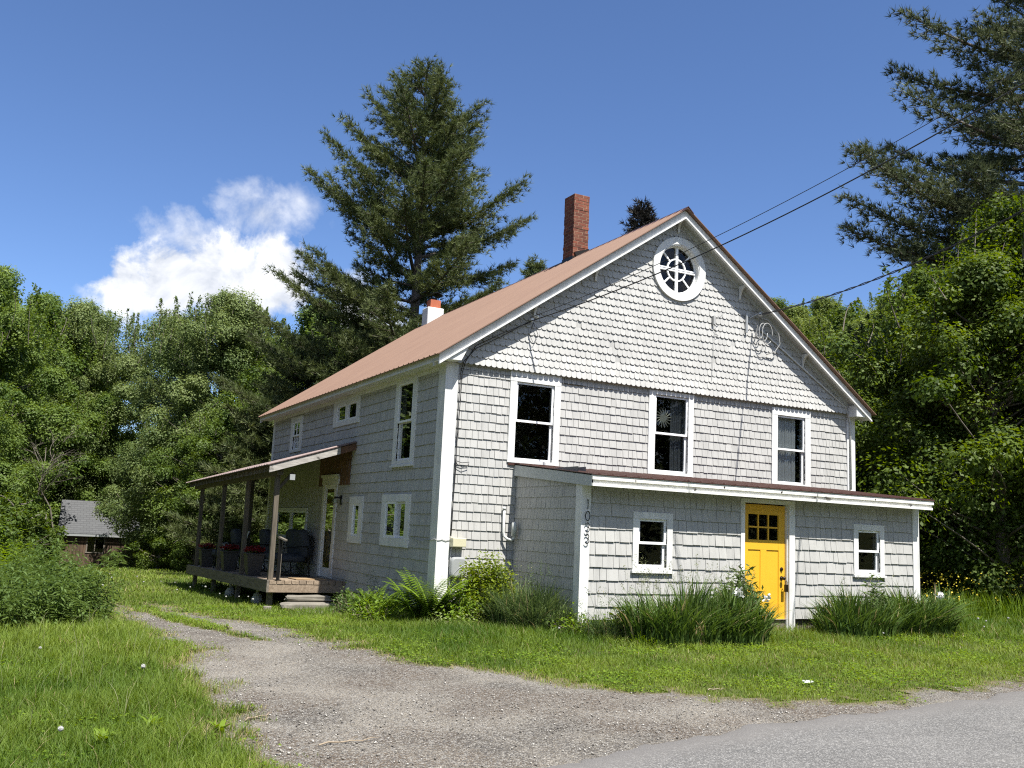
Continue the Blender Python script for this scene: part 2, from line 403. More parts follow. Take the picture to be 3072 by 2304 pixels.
class MB:
    def __init__(s): s.v = []; s.f = []; s.alt = []
    def add(s, vs, fs):
        b = len(s.v); s.v += [tuple(p) for p in vs]; s.f += [tuple(i + b for i in f) for f in fs]; return s
    def hexa(s, p): return s.add(p, [(0, 3, 2, 1), (4, 5, 6, 7), (0, 1, 5, 4), (1, 2, 6, 5), (2, 3, 7, 6), (3, 0, 4, 7)])
    def box(s, x0, x1, y0, y1, z0, z1):
        return s.hexa([(x0, y0, z0), (x1, y0, z0), (x1, y1, z0), (x0, y1, z0), (x0, y0, z1), (x1, y0, z1), (x1, y1, z1), (x0, y1, z1)])
    def wbox(s, P, s0, s1, t0, t1, n0, n1):
        return s.hexa([P(s0, t0, n0), P(s1, t0, n0), P(s1, t1, n0), P(s0, t1, n0), P(s0, t0, n1), P(s1, t0, n1), P(s1, t1, n1), P(s0, t1, n1)])
    def prism(s, poly, vec):
        n = len(poly); a = [Vector(p) for p in poly]; b = [p + Vector(vec) for p in a]
        return s.add(a + b, [tuple(range(n))[::-1], tuple(range(n, 2 * n))] + [(i, (i + 1) % n, (i + 1) % n + n, i + n) for i in range(n)])
    def beam(s, a, b, w, h, up=(0, 0, 1)):
        a, b = Vector(a), Vector(b); d = (b - a).normalized(); sd = d.cross(Vector(up))
        if sd.length < 1e-4: sd = d.cross(Vector((1, 0, 0)))
        sd = sd.normalized() * w / 2; u = sd.cross(d).normalized() * h / 2
        return s.hexa([a - sd - u, a + sd - u, a + sd + u, a - sd + u, b - sd - u, b + sd - u, b + sd + u, b - sd + u])
    def tube(s, pts, r, n=8, cap=True):
        pts = [Vector(p) for p in pts]; rr = r if isinstance(r, (list, tuple)) else [r] * len(pts)
        b = len(s.v); prev = None
        for i, p in enumerate(pts):
            d = (pts[min(i + 1, len(pts) - 1)] - pts[max(i - 1, 0)])
            d = d.normalized() if d.length > 1e-9 else Vector((0, 0, 1))
            if prev is None: u = d.cross(Vector((0, 0, 1)) if abs(d.z) < .9 else Vector((1, 0, 0))).normalized()
            else:
                u = prev - d * prev.dot(d)
                u = u.normalized() if u.length > 1e-6 else d.orthogonal().normalized()
            prev = u; w_ = d.cross(u)
            for k in range(n):
                a = 2 * PI * k / n; s.v.append(tuple(p + (u * math.cos(a) + w_ * math.sin(a)) * rr[i]))
        for i in range(len(pts) - 1):
            for k in range(n):
                a0 = b + i * n + k; a1 = b + i * n + (k + 1) % n
                s.f.append((a0, a1, a1 + n, a0 + n))
        if cap:
            s.f.append(tuple(b + k for k in range(n))[::-1]); s.f.append(tuple(b + (len(pts) - 1) * n + k for k in range(n)))
        return s
    def lathe(s, c, prof, n=20, axis='z'):
        b = len(s.v)
        for (r, z) in prof:
            for k in range(n):
                a = 2 * PI * k / n
                q = (r * math.cos(a), r * math.sin(a), z) if axis == 'z' else (r * math.cos(a), z, r * math.sin(a)) if axis == 'y' else (z, r * math.cos(a), r * math.sin(a))
                s.v.append((c[0] + q[0], c[1] + q[1], c[2] + q[2]))
        for i in range(len(prof) - 1):
            for k in range(n):
                s.f.append((b + i * n + k, b + i * n + (k + 1) % n, b + (i + 1) * n + (k + 1) % n, b + (i + 1) * n + k))
        s.f.append(tuple(b + k for k in range(n))[::-1]); s.f.append(tuple(b + (len(prof) - 1) * n + k for k in range(n)))
        return s
    def build(s, name, mat, parent=None, smooth=False, bevel=0, label=None):
        org = ORG.get(parent, Vector((0, 0, 0)))
        me = bpy.data.meshes.new(name)
        me.from_pydata([(v[0] - org.x, v[1] - org.y, v[2] - org.z) for v in s.v], [], s.f)
        if smooth:
            me.polygons.foreach_set('use_smooth', [True] * len(me.polygons))
        me.update()
        o = make_obj(name, me, mat, parent)
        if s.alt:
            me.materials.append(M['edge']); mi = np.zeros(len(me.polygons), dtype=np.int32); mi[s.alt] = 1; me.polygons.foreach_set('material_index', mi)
        if bevel:
            md = o.modifiers.new('bevel', 'BEVEL'); md.width = bevel; md.segments = 2; md.limit_method = 'ANGLE'; md.angle_limit = R(40)
        if label: o['label'] = label
        return o
def copy_tree(o, parent=None):
    c = o.copy(); COL.objects.link(c)
    if parent is not None: c.parent = parent; c.matrix_parent_inverse = o.matrix_parent_inverse
    for ch in o.children: copy_tree(ch, c)
    return c

# ------------------------------------------------------------------ 2D value noise
_rng = np.random.default_rng(11)
_lat = _rng.random((256, 256))
def vnoise(x, y, sc):
    x = np.asarray(x, float) * sc + 131.7; y = np.asarray(y, float) * sc + 77.3
    xi = np.floor(x).astype(int); yi = np.floor(y).astype(int); fx = x - xi; fy = y - yi
    fx = fx * fx * (3 - 2 * fx); fy = fy * fy * (3 - 2 * fy)
    g = lambda a, b: _lat[a % 256, b % 256]
    return (g(xi, yi) * (1 - fx) + g(xi + 1, yi) * fx) * (1 - fy) + (g(xi, yi + 1) * (1 - fx) + g(xi + 1, yi + 1) * fx) * fy
def fbm(x, y, sc): return vnoise(x, y, sc) * .55 + vnoise(x, y, sc * 2.1) * .28 + vnoise(x, y, sc * 4.3) * .17

# ------------------------------------------------------------------ terrain
HY = [-30, -8, -5, -2.5, 0, 4, 13, 28, 40, 60, 200]
HZ = [-.08, -.08, -.06, 0, -.06, -.24, -.5, -.85, -1.95, -2.1, -2.1]
def hgt(x, y):
    x = np.asarray(x, float); y = np.asarray(y, float)
    z = np.interp(y, HY, HZ)
    z = z + .05 * np.clip(np.minimum(x, 30) - 9.5, 0, 40) * np.clip((y + 4) / 6, 0, 1)
    # the wooded hill behind, to the right
    rr = np.hypot(x + 6, y + 14)
    z = z + 9.5 * np.clip((rr - 42) / 40, 0, 1) ** 1.2 * np.clip((x - 8) / 25, 0, 1)
    return z
def inpoly(px, py, poly):
    px = np.asarray(px, float); py = np.asarray(py, float); c = np.zeros(px.shape, bool); n = len(poly)
    for i in range(n):
        x1, y1 = poly[i]; x2, y2 = poly[(i + 1) % n]
        m = (y1 > py) != (y2 > py)
        c ^= m & (px < (x2 - x1) * (py - y1) / ((y2 - y1) if y2 != y1 else 1e-9) + x1)
    return c
def sdist(px, py, poly):
    """distance to the outline, positive inside"""
    px = np.asarray(px, float); py = np.asarray(py, float); d = np.full(px.shape, 1e9); n = len(poly)
    for i in range(n):
        x1, y1 = poly[i]; x2, y2 = poly[(i + 1) % n]
        dx, dy = x2 - x1, y2 - y1
        t = np.clip(((px - x1) * dx + (py - y1) * dy) / (dx * dx + dy * dy + 1e-12), 0, 1)
        d = np.minimum(d, np.hypot(px - x1 - t * dx, py - y1 - t * dy))
    return np.where(inpoly(px, py, poly), d, -d)
ROAD_EDGE = [(30, -3.6), (20, -4.9), (9, -6.4), (4.06, -7.06), (2.08, -7.38), (.78, -7.51), (-.35, -7.64), (-1.14, -7.86), (-2.21, -8.15), (-2.75, -8.34), (-5, -9.2), (-9, -10.9), (-20, -16)]
ROAD = ROAD_EDGE + [(-26, -22), (-10, -18.5), (0, -15.5), (14, -12.5), (36, -9)]
DRIVE = [(-6.5, -11), (-5.2, -9.6), (-4.42, -8.4), (-4.43, -7.8), (-4.5, -6.9), (-4.2, -5.9), (-4.25, -4.4), (-4.2, -3), (-4.4, -1.2), (-4.5, 0.4), (-4.5, 2), (-4.4, 4.3), (-4.2, 6),
         (-3.3, 6.5), (-3.15, 4.07), (-3.02, 2), (-2.6, -.8), (-2.36, -2.57), (-1.95, -3.5), (-1.6, -4.07), (-1.26, -4.6), (-1.0, -5.3), (-.7, -5.85),
         (-.2, -6.2), (.1, -6.62), (.85, -6.86), (2.58, -6.95), (4.9, -6.5), (9, -5.9), (20, -4.4), (30, -3.1), (31, -5), (20, -6), (4, -8.5), (-2.5, -10)]
STRIP = [(-3.6, 6), (-3.5, .9), (-3.25, -1.04), (-2.95, -2.5), (-3.35, -2.3), (-3.6, -.8), (-3.8, .9), (-4.0, 6)]
HOUSE_FP = [(-.02, 0), (1.34, 0), (1.34, -2.12), (8.52, -2.12), (8.52, 0), (9.2, 0), (9.2, 11.4), (-.02, 11.4)]
def gravel_mask(x, y):
    """0 where grass grows, 1 on bare gravel"""
    wob = (fbm(x, y, 1.1) - .5) * .85 + (fbm(x, y, 5.) - .5) * .75
    d = sdist(x, y, DRIVE) + wob * .9
    g = np.clip(d / .42 + .35, 0, 1)
    st = np.clip((sdist(x, y, STRIP) + wob * .35) / .12 + .5, 0, 1)
    back = np.clip((np.asarray(y) - .6) / 6.5, 0, 1)
    g = g * (1 - st) * (1 - back * (.55 + .9 * (fbm(x, y, 1.7) - .35)))
    return np.clip(g, 0, 1)
def grid_sheet(xs, ys, lift, keep=None, attr=None):
    X, Y = np.meshgrid(xs, ys); Z = hgt(X, Y) + lift
    V = np.stack([X, Y, Z], -1).reshape(-1, 3)
    nx, ny = len(xs), len(ys); idx = np.arange(nx * ny).reshape(ny, nx)
    q = np.stack([idx[:-1, :-1], idx[:-1, 1:], idx[1:, 1:], idx[1:, :-1]], -1).reshape(-1, 4)
    if keep is not None:
        cx = (X[:-1, :-1] + X[1:, 1:]) / 2; cy = (Y[:-1, :-1] + Y[1:, 1:]) / 2
        q = q[keep(cx, cy).ravel()]
        used = np.unique(q); mp = np.full(len(V), -1); mp[used] = np.arange(len(used)); V = V[used]; q = mp[q]
    tone = attr(V[:, 0], V[:, 1]) if attr is not None else None
    return np_mesh('sheet', V, [q], tone, True)
def _axis(a, b, step, far, fs):
    return np.concatenate([np.arange(-far, a, fs), np.arange(a, b, step), np.arange(b, far + fs, fs)])
def _groundmat():
    q = NT("grassy_soil")
    n = q.noise(1.3, 6, .6); n2 = q.noise(35, 4, .6)
    c = q.mix(q.ramp(n, [(.35, 0.), (.65, 1.)]), (.060, .085, .020), (.105, .115, .034))
    c = q.mix(q.ramp(n2, [(.4, 0.), (.8, .8)]), c, (.085, .070, .038))
    f = q.attr('tone')
    c = q.mix(q.math('MULTIPLY', f, q.ramp(n2, [(.3, .7), (.7, 1.)])), c, (.24, .20, .145))
    q.pbr(c, .95, q.bump(n2, .7, .03), spec=.2); return q.m
def _gravelmat():
    q = NT("gravel")
    tcn = q.n("ShaderNodeTexCoord").outputs['Object']
    def vor(sc, feat='F1'):
        v = q.n("ShaderNodeTexVoronoi"); v.feature = feat; v.inputs['Scale'].default_value = sc; q.l(tcn, v.inputs['Vector']); return v
    v1 = vor(52); v2 = vor(110)
    big = q.ramp(q.noise(.75, 6, .62, dist=.7), [(.38, 0.), (.60, 1.)])
    base = q.mix(big, (.095, .083, .067), (.265, .235, .190))
    brown = q.ramp(q.noise(.55, 4, .55), [(.46, 0.), (.58, 1.)])
    base = q.mix(q.math('MULTIPLY', brown, .85), base, (.125, .094, .066))
    s1 = q.n("ShaderNodeSeparateColor"); q.l(v1.outputs['Color'], s1.inputs[0])
    s2 = q.n("ShaderNodeSeparateColor"); q.l(v2.outputs['Color'], s2.inputs[0])
    c = q.mix(q.ramp(s1.outputs[0], [(.55, 0.), (.72, .55), (.98, 1.)]), base, (.29, .27, .235))
    c = q.mix(q.ramp(s2.outputs[1], [(.62, 0.), (.8, .8)]), c, (.085, .08, .078))
    c = q.mix(q.ramp(s2.outputs[2], [(.86, 0.), (.9, .7)]), c, (.46, .44, .40))
    h = q.math('ADD', q.math('MULTIPLY', v1.outputs['Distance'], -1.0), q.math('MULTIPLY', v2.outputs['Distance'], -.6))
    f = q.attr('tone')
    c = q.mix(q.ramp(f, [(.15, 0.), (.7, 1.)]), q.mix(q.noise(20, 4), (.10, .10, .035), (.22, .18, .11)), c)
    q.pbr(c, .92, q.bump(h, .9, .02), spec=.25); return q.m
def _asphaltmat():
    q = NT("worn_asphalt")
    tcn = q.n("ShaderNodeTexCoord").outputs['Object']
    v = q.n("ShaderNodeTexVoronoi"); v.inputs['Scale'].default_value = 130; q.l(tcn, v.inputs['Vector'])
    s1 = q.n("ShaderNodeSeparateColor"); q.l(v.outputs['Color'], s1.inputs[0])
    big = q.ramp(q.noise(.5, 6, .62, stretch=(1, 2.2, 1)), [(.36, 0.), (.62, 1.)])
    c = q.mix(big, (.098, .095, .090), (.150, .144, .135))
    c = q.mix(q.ramp(s1.outputs[0], [(.5, 0.), (.95, .9)]), c, (.36, .35, .33))
    c = q.mix(q.ramp(s1.outputs[1], [(.6, 0.), (.95, .9)]), c, (.085, .085, .085))
    crack = q.n("ShaderNodeTexVoronoi"); crack.feature = 'DISTANCE_TO_EDGE'; crack.inputs['Scale'].default_value = .42
    dv = q.n("ShaderNodeVectorMath", operation='ADD'); nn = q.n("ShaderNodeTexNoise"); nn.inputs['Scale'].default_value = 2.2; nn.inputs['Detail'].default_value = 6; q.l(tcn, nn.inputs['Vector'])
    q.l(tcn, dv.inputs[0]); q.l(nn.outputs['Color'], dv.inputs[1]); q.l(dv.outputs[0], crack.inputs['Vector'])
    c = q.mix(q.ramp(crack.outputs['Distance'], [(0, .5), (.010, 0.)]), c, (.07, .068, .065))
    f = q.attr('tone')
    c = q.mix(q.ramp(f, [(.0, 0.), (1., 1.)]), (.17, .16, .15), c)
    q.pbr(c, .9, q.bump(v.outputs['Distance'], .6, -.008), spec=.3); return q.m
xs = _axis(-16, 34, .5, 160, 12); ys = _axis(-24, 70, .5, 190, 12)
g = make_obj('ground', grid_sheet(xs, ys, -.012, attr=lambda x, y: gravel_mask(x, y)), _groundmat()); put(g, kind='structure')
g = make_obj('driveway', grid_sheet(np.arange(-7, 31, .11), np.arange(-11, 7.5, .11), .0, keep=lambda x, y: (gravel_mask(x, y) > .04) & (sdist(x, y, ROAD) < .35), attr=gravel_mask), _gravelmat()); put(g, kind='structure')
def road_mesh():
    """strips running away from the worn edge of the asphalt"""
    E_ = ROAD_EDGE[::-1]; pts = []
    for (x0, y0), (x1, y1) in zip(E_[:-1], E_[1:]):
        n = max(2, int(math.hypot(x1 - x0, y1 - y0) / .045)); pts += [(x0 + (x1 - x0) * i / n, y0 + (y1 - y0) * i / n) for i in range(n)]
    P_ = np.array(pts); k_ = np.ones(31) / 31; sm = np.stack([np.convolve(np.pad(P_[:, i], 15, 'edge'), k_, 'valid') for i in range(2)], -1)
    d = np.gradient(sm, axis=0); d /= np.linalg.norm(d, axis=1)[:, None]; nrm = np.stack([d[:, 1], -d[:, 0]], -1)
    wob = (fbm(sm[:, 0], sm[:, 1], 2.) - .5) * .22 + (fbm(sm[:, 0], sm[:, 1], 9.) - .5) * .14
    offs = [0, .03, .2, .5, 1.2, 2.5, 4.5, 7.0]; V = []; TN = []
    for o_ in offs:
        q = sm + nrm * (o_ + wob * max(0, 1 - o_))[:, None]; z = hgt(q[:, 0], q[:, 1]) + (.002 if o_ == 0 else .016); V.append(np.stack([q[:, 0], q[:, 1], z], -1)); TN.append(np.full(len(q), min(1, o_ / .5)))
    n = len(sm); i = np.arange(n - 1); F = np.concatenate([np.stack([i + k * n, i + 1 + k * n, i + 1 + (k + 1) * n, i + (k + 1) * n], -1) for k in range(len(offs) - 1)])
    return np_mesh('road', np.concatenate(V), [F], np.concatenate(TN), True)
g = make_obj('road', road_mesh(), _asphaltmat()); put(g, kind='structure')

# ------------------------------------------------------------------ walls
Y0 = 0.0; W = 9.16; LEN = 11.37; AY = -2.087; AX0, AX1 = 1.36, 8.46
def PF(s, t, n): return (s, -n, t)                 # main front wall
def PA(s, t, n): return (s, AY - n, t)             # entry front wall
def PL(s, t, n): return (-n, s, t)                 # left side wall
def PAL(s, t, n): return (AX0 - n, -s, t)          # entry left wall, s = distance from the main wall

def clip(poly, a, b, c):
    """keep a*s + b*t <= c"""
    o = []
    for i in range(len(poly)):
        p, q = poly[i], poly[(i + 1) % len(poly)]
        dp = a * p[0] + b * p[1] - c; dq = a * q[0] + b * q[1] - c
        if dp <= 0: o.append(p)
        if (dp < 0 < dq) or (dq < 0 < dp):
            k = dp / (dp - dq); o.append((p[0] + (q[0] - p[0]) * k, p[1] + (q[1] - p[1]) * k))
    return o
def shingles(mb, P, s0, s1, t0, t1, exp, wmin, wmax, holes=(), n0=0.0, butt=.020, scale=False, planes=(), circ=None, flare=None, jit=.0045, seed=1, gap=.006):
    rg = random.Random(seed)
    rows = int(math.ceil((t1 - t0) / exp))
    for r in range(rows):
        tb = t0 + r * exp
        s = s0 - (rg.random() * wmax if not scale else (r % 2) * wmin / 2)
        while s < s1:
            wd = rg.uniform(wmin, wmax); a, b = s + gap / 2, s + wd - gap / 2; s += wd
            jb = rg.uniform(-jit, jit); bt = butt * rg.uniform(.85, 1.2)
            top = tb + exp + .012
            if scale:
                rr = (b - a) / 2; cx = (a + b) / 2; lo = tb + jb * .4
                poly = [(cx + rr * math.sin(k) , lo + rr * .72 * (1 - math.cos(k))) for k in [R(v) for v in (-90, -65, -40, -15, 15, 40, 65, 90)]] + [(b, top), (a, top)]
                if rg.random() < .012: continue
            else:
                sk = rg.uniform(-.003, .003)
                poly = [(a, tb + jb), (b, tb + jb + sk), (b, top), (a, top)]
            polys = [poly]
            for pl in [(-1, 0, -s0), (1, 0, s1), (0, 1, t1)] + list(planes):
                polys = [clip(p, *pl) for p in polys]
            for (h0, h1, k0, k1) in holes:
                nx = []
                for p in polys:
                    if len(p) < 3: continue
                    xs_ = [q[0] for q in p]; ts_ = [q[1] for q in p]
                    if max(xs_) <= h0 or min(xs_) >= h1 or max(ts_) <= k0 or min(ts_) >= k1: nx.append(p); continue
                    nx.append(clip(p, 1, 0, h0)); nx.append(clip(p, -1, 0, -h1))
                    m = clip(clip(p, -1, 0, -h0), 1, 0, h1)
                    if len(m) > 2: nx.append(clip(m, 0, 1, k0)); nx.append(clip(m, 0, -1, -k1))
                polys = nx
            for p in polys:
                if len(p) < 3: continue
                if circ and any(math.hypot(q[0] - circ[0], q[1] - circ[1]) < circ[2] for q in p): continue
                ar = abs(sum(p[i][0] * p[(i + 1) % len(p)][1] - p[(i + 1) % len(p)][0] * p[i][1] for i in range(len(p)))) / 2
                if ar < 2e-4: continue
                fl = flare(tb) if flare else 0
                fl2 = flare(tb + exp) if flare else 0
                def nn(t):
                    u = min(1, max(0, (t - tb) / exp)); return n0 + bt + (.004 - bt) * u + fl * (1 - u) + fl2 * u
                k = len(p)
                vs = [P(q[0], q[1], nn(q[1])) for q in p] + [P(q[0], q[1], n0 - .004) for q in p]
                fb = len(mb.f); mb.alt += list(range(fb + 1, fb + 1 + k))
                mb.add(vs, [tuple(range(k))] + [(i, i + k, (i + 1) % k + k, (i + 1) % k) for i in range(k)])
def panel(mb, P, s0, s1, t0, t1, holes, depth=.13, n0=0.0):
    S = sorted({s0, s1, *[h[0] for h in holes], *[h[1] for h in holes]}); T = sorted({t0, t1, *[h[2] for h in holes], *[h[3] for h in holes]})
    for i in range(len(S) - 1):
        for j in range(len(T) - 1):
            cs, ct = (S[i] + S[i + 1]) / 2, (T[j] + T[j + 1]) / 2
            if any(h[0] < cs < h[1] and h[2] < ct < h[3] for h in holes): continue
            for n in (n0, n0 - depth):
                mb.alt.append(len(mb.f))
                mb.add([P(S[i], T[j], n), P(S[i + 1], T[j], n), P(S[i + 1], T[j + 1], n), P(S[i], T[j + 1], n)], [(0, 1, 2, 3)])
    for h in holes:
        for (a, b) in (((h[0], h[2]), (h[1], h[2])), ((h[1], h[2]), (h[1], h[3])), ((h[1], h[3]), (h[0], h[3])), ((h[0], h[3]), (h[0], h[2]))):
            mb.add([P(a[0], a[1], n0), P(b[0], b[1], n0), P(b[0], b[1], n0 - depth), P(a[0], a[1], n0 - depth)], [(0, 1, 2, 3)])

house = thing('house', 'grey shingled house with white trim, faded red metal roof, yellow door and round attic window', 'house', (0, 0, 0))
HOLES = {'F': [], 'A': [], 'L': []}
PM = {'F': PF, 'A': PA, 'L': PL}
def window(wk, s0, s1, t0, t1, side=.13, head=.13, sill=.05, kind='hung', cl=None, cr_=None, muntins=None, sillbar=True, curtain=None, rail=.5, mat='white', label=None):
    P = PM[wk]; cl = cl or side; cr_ = cr_ or side
    a, b, c, d = s0 + cl, s1 - cr_, t0 + sill, t1 - head
    HOLES[wk].append((a, b, c, d))
    mb = MB(); pr_ = .036
    mb.wbox(P, s0, a, c, d, .0, pr_); mb.wbox(P, b, s1, c, d, .0, pr_)
    mb.wbox(P, s0, s1, d, t1, .0, pr_ + .003); mb.wbox(P, s0, s1, t0, c, .0, pr_ + .003)
    wob = mb.build('window', M[mat], house, label=label)
    f = .038; of = .028 if wk == 'L' else 0
    def frame(n0, n1, a, b, c, d, nm='sash', extra=None):
        n0 += of; n1 += of
        m = MB(); m.wbox(P, a, a + f, c, d, n0, n1); m.wbox(P, b - f, b, c, d, n0, n1)
        m.wbox(P, a + f, b - f, c, c + f, n0, n1); m.wbox(P, a + f, b - f, d - f, d, n0, n1)
        if extra:
            nx_, nt_ = extra
            for i in range(1, nx_): x = a + f + (b - a - 2 * f) * i / nx_; m.wbox(P, x - .007, x + .007, c + f, d - f, n0 + .004, n1 - .004)
            for i in range(1, nt_): x = c + f + (d - c - 2 * f) * i / nt_; m.wbox(P, a + f, b - f, x - .007, x + .007, n0 + .006, n1 - .006)
        m.build(nm, M['vinyl'], wob)
        g_ = MB(); nm_ = (n0 + n1) / 2; g_.add([P(a + f, c + f, nm_), P(b - f, c + f, nm_), P(b - f, d - f, nm_), P(a + f, d - f, nm_)], [(0, 1, 2, 3)]); g_.build('pane', M['glass'], wob)
    mid = c + (d - c) * rail
    if kind == 'hung':
        frame(-.030, .004, a, b, mid - .018, d, extra=muntins); frame(-.068, -.032, a, b, c, mid + .018, extra=muntins)
    elif kind == 'slide':
        m2 = (a + b) / 2; frame(-.030, .004, m2 - .018, b, c, d); frame(-.068, -.032, a, m2 + .018, c, d)
    elif kind == 'pair':
        m2 = (a + b) / 2
        mm = MB(); mm.wbox(P, m2 - .06, m2 + .06, c, d, -.05, .02); mm.build('mullion', M[mat], wob)
        frame(-.05, -.01, a, m2 - .061, c, d); frame(-.05, -.01, m2 + .061, b, c, d)
    elif kind == 'fixed':
        frame(-.045, -.005, a, b, c, d, extra=muntins)
    if sillbar:
        m = MB(); m.wbox(P, s0 - .02, s1 + .02, t0 - .035, t0 - .001, 0, .065); m.build('sill', M[mat], wob)
    if curtain:
        cm, n_, k0, k1 = curtain
        m = MB(); N = 60; vs = []
        for i in range(N + 1):
            s = k0 + (k1 - k0) * i / N; off = .022 * math.sin(i * 1.15) + .012 * math.sin(i * .37 + 1)
            vs += [P(s, c - .05, n_ + off), P(s, d + .05, n_ + off * .7)]
        m.add(vs, [(2 * i, 2 * i + 2, 2 * i + 3, 2 * i + 1) for i in range(N)]); m.build('curtain', M[cm], wob, smooth=True)
    return wob

w1 = window('F', 1.155, 2.139, 2.545, 4.085, .125, .17, .05, sillbar=False, label='upper front window with dark room behind')
w2 = window('F', 3.999, 5.015, 2.545, 4.075, .12, .075, .05, sillbar=False, cl=.145, curtain=('curtain_grey', -.14, 4.60, 4.95), label='upper front window with a sun ornament hung in it')
w3 = window('F', 6.940, 7.952, 2.545, 4.045, .14, .14, .03, sillbar=False, curtain=('curtain', -.12, 7.05, 7.70), label='upper front window with a white curtain')
wa = window('A', 2.256, 2.990, .925, 1.797, .105, .10, .05, label='small entry window left of the yellow door')
wb = window('A', 6.859, 7.600, .94, 1.805, .105, .10, .05, label='small entry window right of the yellow door')
window('L', 1.196, 2.205, 2.48, 4.078, .15, .13, .08, curtain=('curtain_grey', -.3, 1.35, 1.7), label='tall upper window nearest the front corner')
window('L', 1.203, 2.579, 1.0575, 1.9665, .20, .13, .15, 'slide', sillbar=False, curtain=('curtain_grey', -.16, 1.45, 1.9), label='sliding lower window in a wide white casing')
window('L', 3.65, 4.452, 1.0436, 1.9448, .22, .14, .14, 'fixed', sillbar=False, curtain=('curtain', -.12, 3.8, 4.3), muntins=(1, 2), label='narrow lower window beside the porch door')
window('L', 4.251, 5.98, 3.438, 4.007, .20, .11, .10, 'pair', sillbar=False, label='wide low pair of upper windows')
window('L', 8.492, 9.52, 3.07, 3.9413, .20, .12, .06, sillbar=False, muntins=(2, 2), label='small upper window with muntins')
window('L', 7.492, 10.41, .974, 1.712, .12, .07, .05, 'pair', sillbar=False, label='wide lower window pair behind the porch seat')
DOOR = (4.43, 5.35, .0, 2.03)
HOLES['A'].append((4.40, 5.38, .2, 2.05))
SD = (5.55, 6.18, .27, 2.2)
HOLES['L'].append((5.50, 6.23, .27, 2.22))

# base walls
mb = MB()
panel(mb, PF, 0, W, .2, 4.12, HOLES['F'])
mb.wbox(PF, W - .12, W - .001, .2, 4.11, -LEN, -.135)
mb.wbox(PF, .135, W - .13, .2, 4.11, -LEN, -LEN + .12)
shingles(mb, PF, .19, 1.345, .22, 4.14, .148, .085, .16, HOLES['F'], seed=3, gap=.0055)
shingles(mb, PF, 1.345, W - .19, 2.5, 4.14, .148, .085, .16, HOLES['F'], seed=4, gap=.0055)
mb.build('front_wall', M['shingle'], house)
mb = MB()
panel(mb, PL, .0, LEN, .2, 4.12, HOLES['L'])
shingles(mb, PL, .25, LEN - .15, .12, 4.14, .190, .09, .2, HOLES['L'], seed=5, butt=.020, gap=.004)
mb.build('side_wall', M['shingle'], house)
mb = MB()
panel(mb, PA, AX0, AX1, .2, 2.2, HOLES['A'])
shingles(mb, PA, AX0 + .13, AX1 - .13, .21, 2.2, .187, .10, .23, HOLES['A'] + [(4.345, 5.50, 0, 2.1)], seed=6, butt=.024, gap=.0055)
panel(mb, PAL, 0, -AY - .135, .2, 2.42, [])
shingles(mb, PAL, .0, -AY - .13, .1, 2.42, .170, .05, .12, seed=7, butt=.016, gap=.004, planes=[(.075, 1, 2.44)])
mb.wbox(PA, AX1 - .12, AX1 - .001, .2, 2.2, AY + .01, -.135)
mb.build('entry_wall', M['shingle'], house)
# foundation
mb = MB()
mb.box(.03, W - .03, .04, LEN - .04, -.6, .199); mb.box(AX0 + .04, AX1 - .04, AY + .04, .03, -.4, .198)
mb.build('foundation', M['foundation'], house)
# interior: floors and ceilings
mb = MB(); mb.box(.14, W - .13, .14, LEN - .13, 2.28, 2.40); mb.build('upper_floor', M['int_floor'], house)
mb = MB(); mb.box(.14, W - .13, .14, LEN - .13, 4.10, 4.14); mb.box(.14, W - .13, 3.6, 3.7, 2.41, 4.09); mb.box(.14, W - .13, 4.6, 4.7, .205, 2.27); mb.build('ceiling', M['interior'], house)

# gable wall with fish-scale shingles
RX, RZ = 4.53, 7.52                      # ridge
EL = (-.28, 4.18); ER = (9.37, 4.14)      # eave edges (x, z)
SL = (RZ - EL[1]) / (RX - EL[0]); SR = (RZ - ER[1]) / (ER[0] - RX)
CW = (4.585, 6.415, .49)                   # round window centre and hole radius
mb = MB()
G0 = .045
tri = [(.0, 4.12), (W, 4.12), (RX, 4.12 + (RX) * SL - .0)]
gz = lambda x: RZ - .10 + (SL * (x - RX) if x < RX else -SR * (x - RX))
NN = 64
def ringpts(r): return [(CW[0] + r * math.cos(2 * PI * k / NN), CW[1] + r * math.sin(2 * PI * k / NN)) for k in range(NN)]
outer = []
poly_g = [(0, 4.12), (W, 4.12), (W, gz(W)), (RX, gz(RX)), (0, gz(0))]
for k in range(NN):
    a = 2 * PI * k / NN; dx, dz = math.cos(a), math.sin(a); best = 99
    for i in range(5):
        p, q = poly_g[i], poly_g[(i + 1) % 5]; ex, ez = q[0] - p[0], q[1] - p[1]
        den = dx * ez - dz * ex
        if abs(den) < 1e-9: continue
        t = ((p[0] - CW[0]) * ez - (p[1] - CW[1]) * ex) / den; u = ((p[0] - CW[0]) * dz - (p[1] - CW[1]) * dx) / den
        if t > 0 and -1e-6 <= u <= 1 + 1e-6: best = min(best, t)
    outer.append((CW[0] + dx * best, CW[1] + dz * best))
